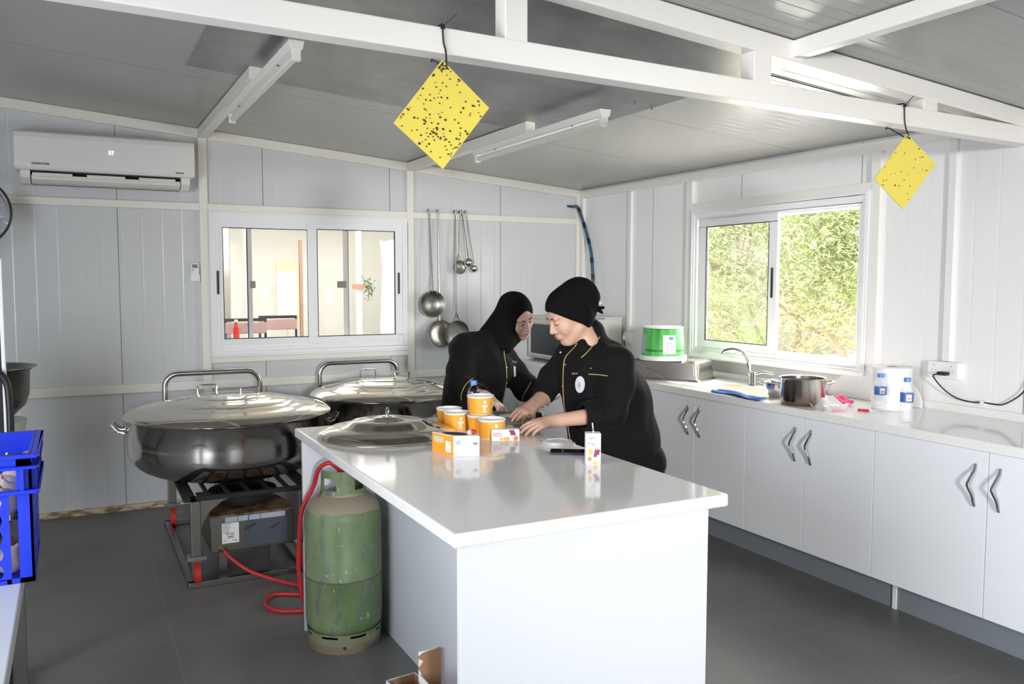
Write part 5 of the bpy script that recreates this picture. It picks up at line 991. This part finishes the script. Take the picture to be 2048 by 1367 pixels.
def sdf_obj(name, V, F, m, parent, org, smooth_it=0):
    me = bpy.data.meshes.new(name); o3 = np.array(org); me.vertices.add(len(V)); me.vertices.foreach_set('co', (V-o3).astype(np.float32).ravel())
    me.loops.add(F.size); me.loops.foreach_set('vertex_index', F.astype(np.int32).ravel()); me.polygons.add(len(F)); me.polygons.foreach_set('loop_start', np.arange(0, F.size, 4, dtype=np.int32)); me.update(calc_edges=True)
    me.polygons.foreach_set('use_smooth', np.ones(len(F), bool)); me.update()
    o = link(name, me, m, parent, Vector(org))
    if smooth_it: s_ = o.modifiers.new('soft', 'SMOOTH'); s_.factor = .5; s_.iterations = smooth_it
    return o
def wrinkle(amp, seed, fr=14, stretch=(1, 1, .55)):
    r = np.random.default_rng(seed); K = r.normal(0, 1, (5, 3)); K /= np.linalg.norm(K, axis=1)[:, None]; K = K*np.array(stretch)*fr*r.uniform(.7, 1.9, (5, 1))*np.array([[1], [1], [1.4], [1.8], [2.2]]); ph = r.uniform(0, 6, 5); am = np.array([1, .8, .6, .4, .3])
    def f(X, Y, Z):
        t = 0; w0 = .9*np.sin(7*X+3*Y+ph[0])+.7*np.sin(9*Z-5*Y+ph[1])
        for k, p, a in zip(K, ph, am): s_ = np.sin(K[0, 0]*0+k[0]*X+k[1]*Y+k[2]*Z+p+w0); t = t+a*(1-2*np.abs(s_))
        return -amp*t*.45
    return f
class Frame:
    """head frame: y forward, x to the person's right, z up"""
    def __init__(s, c, yaw_dir, pitch, roll=0):
        f = Vector((yaw_dir[0], yaw_dir[1], 0)).normalized(); p = math.radians(pitch); f = Vector((f.x*math.cos(p), f.y*math.cos(p), -math.sin(p))); r = f.cross(Vector((0, 0, 1))).normalized(); u = r.cross(f)
        a = math.radians(roll); s.r = r*math.cos(a)+u*math.sin(a); s.u = -r*math.sin(a)+u*math.cos(a); s.f = f; s.c = Vector(c)
        s.R = np.array([[s.r.x, s.f.x, s.u.x], [s.r.y, s.f.y, s.u.y], [s.r.z, s.f.z, s.u.z]])
    def __call__(s, x, y, z): return tuple(s.c+s.r*x+s.f*y+s.u*z)
def add_head(S, H):
    R = H.R
    S.ell(H(0, -.018, .040), (.074, .094, .082), .02, R); S.ell(H(0, .022, -.020), (.060, .070, .082), .03, R); S.ell(H(0, .030, -.058), (.050, .052, .048), .02, R)
    S.ell(H(0, .072, -.098), (.020, .016, .015), .02, R)
    for s_ in (-1, 1):
        S.ell(H(s_*.036, .058, -.030), (.023, .024, .026), .02, R); S.cap(H(s_*.050, -.005, -.062), H(s_*.024, .058, -.100), .016, .016, .03)
        S.ell(H(s_*.030, .092, .012), (.019, .012, .012), .012, R, sub=True); S.ell(H(s_*.030, .0765, .008), (.0155, .0125, .0105), .005, R)
        S.ell(H(s_*.074, -.008, -.006), (.009, .018, .029), .008, R)
    S.cap(H(-.040, .076, .034), H(.040, .076, .034), .011, .011, .018)
    S.cap(H(0, .086, .018), H(0, .105, -.022), .0065, .0100, .012); S.ell(H(0, .1075, -.027), (.0115, .010, .009), .006, R)
    for s_ in (-1, 1): S.ell(H(s_*.0125, .098, -.031), (.008, .009, .0075), .005, R)
    S.ell(H(0, .086, -.060), (.027, .014, .016), .012, R); S.ell(H(0, .0955, -.0555), (.018, .0060, .0050), .005, R); S.ell(H(0, .0935, -.0665), (.0155, .0060, .0052), .005, R)
    S.cap(H(-.018, .0990, -.0610), H(.018, .0990, -.0610), .0016, .0016, .003, sub=True)
def face_parts(H, root, smile=0):
    def P(pts, r, m, nm, n=6): return MB().tube([H(*q) for q in pts], r, n).build(nm, M[m], root, smooth=True)
    for s_ in (-1, 1):
        P(spline([(s_*.013, .0905, .0290), (s_*.026, .0900, .0345), (s_*.042, .0785, .0325), (s_*.050, .068, .026)], 5), [.0014]+[.0028]*10+[.0022]*4+[.0006], 'brow', 'eyebrow')
        P(spline([(s_*.0165, .0850, .0050), (s_*.024, .0880, .0022), (s_*.034, .0860, .0018), (s_*.0445, .0775, .0045)], 5), [.0008]+[.0015]*14+[.0005], 'brow', 'eyelashes')
    k = smile
    MB().ell(H(0, .1005, -.0552), (.0150, .0030, .0028), 16, 8, Matrix(H.R.tolist())).build('upper_lip', M['lip'], root, smooth=True)
    MB().ell(H(0, .0980, -.0662), (.0135, .0032, .0032), 16, 8, Matrix(H.R.tolist())).build('lower_lip', M['lip'], root, smooth=True)
def add_arm(S, sh, el, wr, r=(.050, .040, .026), k=.02):
    S.cap(sh, el, r[0], r[1], k); S.cap(el, wr, r[1], r[2], k)
def add_hand(S, wr, fwd, nrm, side, curl=.35, spread=.16, scale=1.0, wrist_r=.024):
    """fwd: towards the fingers, nrm: out of the palm, side: towards the thumb"""
    f = Vector(fwd).normalized(); n = Vector(nrm); n = (n-f*n.dot(f)).normalized(); t = Vector(side); t = (t-f*t.dot(f)-n*t.dot(n)).normalized(); W = Vector(wr); s = scale
    base = []
    for i, o in enumerate((.027, .009, -.009, -.026)):
        kb = W+f*(.086-.006*abs(i-1.2))*s+t*o*s; base.append(kb); S.cap(tuple(W+f*.012*s+t*o*.55*s), tuple(kb-n*.001), .0155*s, .0115*s, .012)
    S.cap(tuple(W+f*.02*s+t*.004*s), tuple(W+f*.068*s-t*.002*s), .018*s, .016*s, .012, side=tuple(t), fl=1.5)
    S.cap(tuple(W-f*.03*s), tuple(W+f*.02*s), wrist_r, .020*s, .015, side=tuple(t), fl=1.15)
    for i, (kb, L) in enumerate(zip(base, (.070, .079, .073, .057))):
        a = (1.5-i)*spread*.5; d = (f*math.cos(a)+t*math.sin(a)); p = kb; c = curl*(1+.12*i); ang = .15+c*.3
        for seg, q in enumerate((.46, .30, .24)):
            dd = d*math.cos(ang)+n*math.sin(ang); p2 = p+dd*L*q*s; r0, r1 = (.0092, .0084, .0076)[seg]*s, (.0084, .0076, .0064)[seg]*s
            if i == 3: r0 *= .88; r1 *= .88
            S.cap(tuple(p), tuple(p2), r0, r1, .0035); p = p2; ang += c
    tb = W+f*.024*s+t*.022*s; d1 = (f*.62+t*.66+n*.32).normalized(); d2 = (f*.85+t*.32+n*.30).normalized(); d3 = (f*.95+t*.05+n*.25).normalized()
    p1 = tb+d1*.040*s; p2 = p1+d2*.030*s; p3 = p2+d3*.024*s
    S.cap(tuple(tb-f*.012*s), tuple(p1), .0155*s, .0115*s, .012); S.cap(tuple(p1), tuple(p2), .0108*s, .0095*s, .004); S.cap(tuple(p2), tuple(p3), .0093*s, .0072*s, .004)
def project_to(V, F, ray_pts, off=.002):
    """snap points to the nearest surface vertex of V, for trims that lie on clothing"""
    Vn = V; out = []
    for p in ray_pts:
        p = np.array(p); i = np.argmin(((Vn-p)**2).sum(1)); out.append(Vn[i])
    return out
cam_p = np.array([-3.8578, -6.1837, 1.5425])
def surf_hit(V, p, tol=.006):
    """first surface point of cloud V along the line from the photograph's viewpoint side towards p (used to lay trims on the cloth front)"""
    d = np.array(p, float)-cam_p; L = np.linalg.norm(d); d /= L; q = V-cam_p; t = q@d; off = np.linalg.norm(q-t[:, None]*d, axis=1); m_ = off < tol
    if not m_.any(): i = np.argmin(off); return V[i]-d*.001
    j = np.argmin(np.where(m_, t, 1e9)); return cam_p+d*t[j]
def smooth_path(P, it=3):
    P = [np.array(p, float) for p in P]
    for _ in range(it): P = [P[0]]+[(P[i-1]+2*P[i]+P[i+1])/4 for i in range(1, len(P)-1)]+[P[-1]]
    return [tuple(p) for p in P]
def trim_line(V, pts, r, m, nm, parent, n=5, it=4, lift=.0015):
    sp = spline(pts, n); H = smooth_path([surf_hit(V, p) for p in sp], it); H = [tuple(np.array(h)+(cam_p-np.array(h))/np.linalg.norm(cam_p-np.array(h))*lift) for h in H]
    return MB().tube(H, r, 6).build(nm, M[m], parent, smooth=True)
# ------------------------------------------------------------------ right woman (bandana), leaning over the island, seen from her left side
B0 = (-1.62, -2.93, 0)
HB = Frame((-1.896, -2.945, 1.390), (-.975, .10), 30, 4)
hipB, chB, nkB = (-1.56, -2.93, .86), (-1.74, -2.94, 1.13), (-1.805, -2.945, 1.265)
shL, elL, wrL = (-1.735, -3.105, 1.185), (-1.795, -3.150, .968), (-2.068, -3.115, .952)   # her left arm, near the camera
shR, elR, wrR = (-1.80, -2.79, 1.19), (-1.885, -2.715, 1.00), (-2.030, -2.825, .965)
SB = SDF(); add_head(SB, HB); SB.cap(nkB, HB(0, -.025, -.045), .054, .052, .03); SB.cap(chB, nkB, .085, .052, .04, side=(0, 1, 0), fl=1.3)
SB.cap(hipB, chB, .105, .105, .05, side=(0, 1, 0), fl=1.4)
add_arm(SB, shL, elL, wrL, (.044, .041, .0265)); add_arm(SB, shR, elR, wrR, (.044, .040, .0265))
add_hand(SB, wrL, (-.93, -.02, -.10), (.05, .35, -1), (.0, .95, -.0), .22, .22, .98, .0255)
add_hand(SB, wrR, (-.80, -.58, -.12), (-.3, .1, -1), (.55, -.8, -.1), .20, .2, .96, .0255)
for s_ in (-1, 1): SB.cap((-1.57, -2.93+s_*.09, .84), (-1.60, -2.93+s_*.10, .46), .085, .055, .03); SB.cap((-1.60, -2.93+s_*.10, .46), (-1.57, -2.93+s_*.11, .10), .052, .034, .02); SB.cap((-1.56, -2.93+s_*.11, .06), (-1.68, -2.93+s_*.12, .04), .034, .028, .02)
V, F = SB.mesh(.0036); B = sdf_obj('person', V, F, M['skin_b'], None, B0, 1); ORG[B.name] = Vector(B0)
tag(B, 'woman in black chef jacket and bandana leaning over the right side of the island', 'person'); face_parts(HB, B)
# jacket
J = SDF(); lat = (.15, 1, 0)
J.cap((-1.60, -2.93, .80), (-1.64, -2.93, 1.0), .155, .146, .06, side=lat, fl=1.22); J.cap((-1.63, -2.93, 1.0), (-1.745, -2.94, 1.155), .150, .122, .06, side=lat, fl=1.25)
J.ell((-1.555, -2.93, .80), (.12, .17, .14), .06); J.ell((-1.615, -2.93, .70), (.17, .17, .12), .06); J.cap((-1.60, -2.93, .74), (-1.63, -2.93, .95), .16, .15, .05, side=lat, fl=1.15); J.cap((-1.745, -2.93, .78), (-1.80, -2.935, 1.13), .11, .105, .06, side=(0, 1, 0), fl=1.42)
J.cap((-1.745, -2.94, 1.16), (-1.775, -2.945, 1.225), .105, .066, .04, side=(0, 1, 0), fl=1.3)
J.ell((-1.68, -2.94, 1.17), (.10, .14, .10), .05)
J.cap(shL, (-1.755, -3.125, 1.09), .074, .074, .05); J.cap((-1.755, -3.125, 1.09), (-1.800, -3.150, .985), .076, .070, .03); J.cap((-1.800, -3.150, .975), (-1.895, -3.140, .966), .068, .062, .02)
J.cap(shR, (-1.855, -2.745, 1.09), .07, .066, .05); J.cap((-1.855, -2.745, 1.09), (-1.888, -2.715, 1.015), .064, .058, .02)
J.cap((-1.752, -2.93, 1.235), (-1.825, -2.950, 1.262), .066, .060, .02); J.cap((-1.750, -2.935, 1.235), (-1.772, -2.94, 1.305), .074, .066, .02)                      # stand-up collar
J.cap((-1.80, -2.945, 1.275), HB(0, .0, -.04), .052, .070, .006, sub=True)
J.cap((-1.905, -3.139, .966), (-2.03, -3.12, .957), .046, .046, .006, sub=True)              # sleeve opening
Vj, Fj = J.mesh(.0055, wrinkle(.0042, 3, 16)); Jo = sdf_obj('chef_jacket', Vj, Fj, M['cloth_black'], B, B0, 2)
# rolled cuff
d = np.array([-.97, .11, -.06]); d /= np.linalg.norm(d); c0 = np.array([-1.900, -3.139, .966])
cu = SDF(); cu.cap(tuple(c0-d*.02), tuple(c0+d*.006), .068, .066, .01); cu.cap(tuple(c0-d*.10), tuple(c0+d*.10), .048, .048, .010, sub=True); Vc, Fc = cu.mesh(.0045, wrinkle(.0015, 8, 22)); sdf_obj('rolled_cuff', Vc, Fc, M['cloth_black'], Jo, B0, 1)
tr_ = SDF()
for s_ in (-1, 1): tr_.cap((-1.545, -2.93+s_*.085, .70), (-1.59, -2.93+s_*.10, .46), .125, .085, .04); tr_.cap((-1.59, -2.93+s_*.10, .46), (-1.57, -2.93+s_*.11, .07), .085, .068, .03)
tr_.ell((-1.56, -2.93, .68), (.12, .16, .13), .04)
Vt, Ft = tr_.mesh(.007, wrinkle(.004, 5, 12)); sdf_obj('trousers', Vt, Ft, M['cloth_black'], B, B0, 1)
for s_ in (-1, 1): sh_ = SDF(); sh_.cap((-1.53, -2.93+s_*.11, .045), (-1.70, -2.93+s_*.125, .038), .045, .036, .02); sh_.cut((0, 0, -1), -.001); Vs, Fs_ = sh_.mesh(.006, zmin=-.02); sdf_obj('shoe', Vs, Fs_, M['shoe'], B, B0)
# bandana with puffed top and knot
C = SDF(); R = HB.R
C.ell(HB(0, -.015, .0405), (.0865, .108, .0925), .02, R); C.ell(HB(0, -.035, -.018), (.093, .078, .080), .03, R); C.ell(HB(.0, -.085, .072), (.072, .074, .064), .03, R); C.ell(HB(0, -.125, .030), (.062, .050, .072), .03, R); C.ell(HB(0, -.095, -.02), (.052, .035, .045), .03, R)
e1_, e2_ = np.array(HB(0, .100, .088)), np.array(HB(0, -.030, -.072)); dd_ = e2_-e1_; nn = np.cross(dd_, HB.R[:, 0]); nn /= np.linalg.norm(nn)
if nn@np.array(HB.u) > 0: nn = -nn
C.cut(tuple(nn), float(nn@e1_), .003)
V, F = C.mesh(.004, wrinkle(.0022, 21, 26, (1, 1, 1))); Bo = sdf_obj('bandana', V, F, M['scarf_black'], B, B0, 1)
K = SDF(); kp = HB(-.03, -.125, -.035)
for a, b_ in (((0, 0, 0), (.01, -.025, .02)), ((0, 0, 0), (-.015, -.03, -.015)), ((0, 0, 0), (-.02, -.012, -.03)), ((0, 0, 0), (.02, -.025, -.028))): K.cap(HB(-.03+a[0], -.118+a[1], -.030+a[2]), HB(-.03+b_[0], -.118+b_[1], -.030+b_[2]), .013, .007, .006)
V, F = K.mesh(.004, wrinkle(.002, 4, 60, (1, 1, 1))); sdf_obj('bandana_knot', V, F, M['scarf_black'], Bo, B0)
q = Vector(HB(-.045, -.128, -.005)); MB().add([q+Vector((0, -.004, 0)), q+Vector((.016, -.006, .008)), q+Vector((.03, -.004, -.004)), q+Vector((.012, -.006, -.010))], [(0, 1, 2, 3)]).add([q+Vector((-.012, -.004, .012)), q+Vector((0, -.006, .018)), q+Vector((.006, -.004, .006)), q+Vector((-.006, -.006, .0))], [(0, 1, 2, 3)]).build('fabric_tag', M['badge'], Bo)
hr = SDF(); hr.ell(HB(0, -.002, .041), (.0765, .0965, .0835), .01, R); hr.cut(tuple(-nn), float((-nn)@(e1_+nn*.014)), .002); hr.cut(tuple(nn), float(nn@(e1_+nn*.012)), .002); hr.cut(tuple(-np.array(HB.f)), float(-np.array(HB.f)@np.array(HB(0, .045, 0)))); V, F = hr.mesh(.004)
if len(F): sdf_obj('hairline', V, F, M['hair'], B, B0)
trim_line(Vj, [(-1.885, -3.0, 1.268), (-1.903, -3.0, 1.245), (-1.940, -3.0, 1.215), (-1.953, -3.0, 1.18), (-1.956, -3.0, 1.12), (-1.955, -3.0, 1.06), (-1.950, -3.0, 1.0), (-1.935, -3.0, .93), (-1.918, -3.0, .84)], .0022, 'gold', 'piping', Jo)
trim_line(Vj, [(-1.765, -3.00, 1.292), (-1.80, -3.01, 1.262), (-1.85, -3.02, 1.222), (-1.875, -3.02, 1.205)], .0022, 'gold', 'piping', Jo)
trim_line(Vj, [(-1.951, -3.2, 1.153), (-1.90, -3.2, 1.148), (-1.856, -3.2, 1.141)], .0022, 'gold', 'pocket_piping', Jo)
def snap(pos, r, m, nm='snap_button'):
    q = Vector(surf_hit(Vj if nm != 'snapA' else VjA, pos)); MB().ell(q, (r, r, r), 10, 6).build('snap_button', M[m], Jo if nm != 'snapA' else JoA, smooth=True)
for p_ in ((-1.945, -3.0, 1.175), (-1.958, -3.0, 1.08), (-1.943, -3.0, .965), (-1.922, -3.0, .86)): snap(p_, .0038, 'snap')
snap((-1.94, -2.95, 1.225), .0045, 'paper'); snap((-1.875, -3.1, 1.165), .0035, 'snap')
bc_ = [surf_hit(Vj, (-1.943+.030*math.cos(a), -3.12, 1.100+.036*math.sin(a)), .008) for a in [2*math.pi*k/20 for k in range(20)]]; to = lambda p, l: tuple(np.array(p)+(cam_p-np.array(p))/np.linalg.norm(cam_p-np.array(p))*l)
cc = np.mean(bc_, 0); bc_ = [cc+(b-cc)*np.array([1, .7, 1]) for b in bc_]; bd = MB().add([to(p, .006) for p in bc_]+[to(cc, .007)], [(k, (k+1) % 20, 20) for k in range(20)]).build('badge', M['badge'], Jo)
MB().add([to(cc+np.array([dx, 0, dz]), .009) for dx, dz in ((-.006, -.012), (.008, -.012), (.008, .010), (-.004, .014))], [(0, 1, 2, 3)]).build('badge_mark', M['gold'], bd)
q = surf_hit(Vj, (-1.972, -3.1, 1.143)); text('lettering', 'Kitchen', .011, to(q, .022), (.90, -.43, .05), (0, .1, 1), M['gold'], Jo)
# ------------------------------------------------------------------ left woman (headscarf), behind the island
A0 = (-1.93, -2.02, 0); HA = Frame((-1.722, -2.118, 1.352), (.26, -.965), 30, -20)
SA = SDF(); add_head(SA, HA); hipA, chA, nkA = (-1.95, -2.02, .84), (-1.90, -2.04, 1.10), (-1.815, -2.085, 1.235)
SA.cap(nkA, HA(0, -.03, -.05), .05, .05, .03); SA.cap(chA, nkA, .09, .05, .04, side=(.9, .4, 0), fl=1.3); SA.cap(hipA, chA, .11, .105, .05, side=(.9, .4, 0), fl=1.35)
aR, eR, wR = (-2.035, -2.11, 1.165), (-2.10, -2.21, .99), (-2.078, -2.49, .972); aL, eL, wL = (-1.77, -2.00, 1.14), (-1.695, -2.175, .965), (-1.672, -2.43, .955)
add_arm(SA, aR, eR, wR, (.046, .042, .027)); add_arm(SA, aL, eL, wL, (.044, .040, .026))
add_hand(SA, wR, (.32, -.85, -.36), (-.15, -.35, -1), (.9, .35, 0), .26, .28, .98, .026); add_hand(SA, wL, (-.86, -.50, -.06), (-.1, 0, -1), (-.5, .86, 0), .35, .2, .95, .025)
for s_ in (-1, 1): q = (-1.95+s_*.085, -2.02+s_*.03); SA.cap((q[0], q[1], .82), (q[0], q[1], .46), .09, .056, .03); SA.cap((q[0], q[1], .46), (q[0], q[1]+.02, .10), .054, .036, .02); SA.cap((q[0], q[1]+.02, .06), (q[0]+.02, q[1]-.11, .04), .034, .028, .02)
V, F = SA.mesh(.0036); A = sdf_obj('person', V, F, M['skin_a'], None, A0, 1); ORG[A.name] = Vector(A0)
tag(A, 'smiling woman in black headscarf and jacket bending over the far end of the island', 'person'); face_parts(HA, A)
MB().tube(spline([HA(-.026, .0875, -.054), HA(-.018, .0935, -.060), HA(0, .0985, -.0625), HA(.018, .0935, -.060), HA(.026, .0875, -.054)], 5), .0022, 6).build('smile', M['lip'], A, smooth=True)
J = SDF(); lat = (.86, .5, 0)
J.cap((-1.955, -2.02, .80), (-1.93, -2.03, .98), .168, .142, .06, side=lat, fl=1.25); J.cap((-1.93, -2.03, .98), (-1.89, -2.05, 1.13), .142, .118, .06, side=lat, fl=1.3); J.ell((-1.96, -2.02, .72), (.215, .19, .13), .05)
J.ell((-1.87, -2.14, 1.07), (.12, .09, .09), .05); J.cap((-1.90, -2.05, 1.15), (-1.84, -2.075, 1.22), .105, .070, .05, side=lat, fl=1.25); J.ell((-1.97, -2.05, 1.18), (.12, .10, .085), .06)
J.cap(aR, (-2.075, -2.16, 1.07), .074, .072, .05); J.cap((-2.075, -2.16, 1.07), eR, .072, .070, .03); J.cap(eR, (-2.078, -2.385, .978), .070, .056, .03)
J.cap(aL, (-1.73, -2.10, 1.04), .074, .072, .05); J.cap((-1.73, -2.10, 1.04), eL, .072, .070, .03); J.cap(eL, (-1.682, -2.355, .957), .068, .060, .03)
J.cap((-1.835, -2.085, 1.225), (-1.795, -2.105, 1.25), .066, .060, .02)
J.cap((-2.074, -2.42, .976), (-2.068, -2.51, .972), .045, .045, .004, sub=True); J.cap((-1.676, -2.40, .957), (-1.668, -2.5, .955), .045, .045, .004, sub=True)
VjA, FjA = J.mesh(.0055, wrinkle(.0045, 13, 16)); JoA = sdf_obj('chef_jacket', VjA, FjA, M['cloth_black'], A, A0, 2)
tr_ = SDF()
for s_ in (-1, 1): q = (-1.95+s_*.085, -2.02+s_*.03); tr_.cap((q[0], q[1], .74), (q[0], q[1], .46), .125, .088, .04); tr_.cap((q[0], q[1], .46), (q[0], q[1]+.02, .07), .088, .07, .03)
Vt, Ft = tr_.mesh(.007, wrinkle(.004, 15, 12)); sdf_obj('trousers', Vt, Ft, M['cloth_black'], A, A0, 1)
for s_ in (-1, 1): q = (-1.95+s_*.085, -2.0+s_*.03); sh_ = SDF(); sh_.cap((q[0], q[1]+.03, .045), (q[0]+.02, q[1]-.14, .038), .045, .036, .02); sh_.cut((0, 0, -1), -.001); Vs, Fs_ = sh_.mesh(.006, zmin=-.02); sdf_obj('shoe', Vs, Fs_, M['shoe'], A, A0)
C = SDF(); R = HA.R
C.ell(HA(0, -.020, .036), (.088, .104, .094), .02, R); C.ell(HA(0, .004, -.030), (.074, .078, .088), .04, R); C.cap(HA(0, -.02, -.06), (-1.835, -2.07, 1.215), .082, .086, .04); C.cap(HA(0, -.05, .0), (-1.86, -2.05, 1.20), .078, .080, .04); C.cap(HA(0, .02, -.095), (-1.80, -2.125, 1.20), .045, .052, .03)
C.ell(HA(0, .108, -.008), (.060, .082, .097), .006, R, sub=True)
V, F = C.mesh(.004, wrinkle(.0016, 33, 24, (1, 1, .6))); sdf_obj('headscarf', V, F, M['scarf_black'], A, A0, 1)
trim_line(VjA, [(-1.80, -2.2, 1.222), (-1.836, -2.2, 1.197), (-1.842, -2.2, 1.162), (-1.827, -2.2, 1.082), (-1.827, -2.2, .994), (-1.85, -2.2, .904)], .0022, 'gold', 'piping', JoA)
trim_line(VjA, [(-1.863, -2.2, 1.275), (-1.845, -2.2, 1.25), (-1.827, -2.2, 1.223)], .0024, 'gold', 'collar_piping', JoA)
trim_line(VjA, [(-2.094, -2.35, 1.055), (-2.135, -2.35, 1.022), (-2.157, -2.35, .974), (-2.155, -2.35, .948)], .0022, 'gold', 'cuff_piping', JoA, it=2)
trim_line(VjA, [(-1.706, -2.25, 1.004), (-1.733, -2.25, .962), (-1.754, -2.25, .931), (-1.757, -2.25, .897)], .0020, 'gold', 'cuff_piping', JoA, it=2)
for p_ in ((-1.842, -2.2, 1.16), (-1.824, -2.2, 1.082), (-1.826, -2.2, 1.0)): snap(p_, .0036, 'snap', 'snapA')
q = surf_hit(VjA, (-1.795, -2.2, 1.11)); text('lettering', 'Chef', .014, to(q, .010), (.92, -.38, -.15), (0, .1, 1), M['gold'], JoA)
MB().add([to(surf_hit(VjA, (-1.782+dx, -2.2, 1.06+dz)), .005) for dx, dz in ((0, -.03), (.012, -.025), (.010, .025), (-.002, .03))], [(0, 1, 2, 3)]).build('badge', M['badge'], JoA)
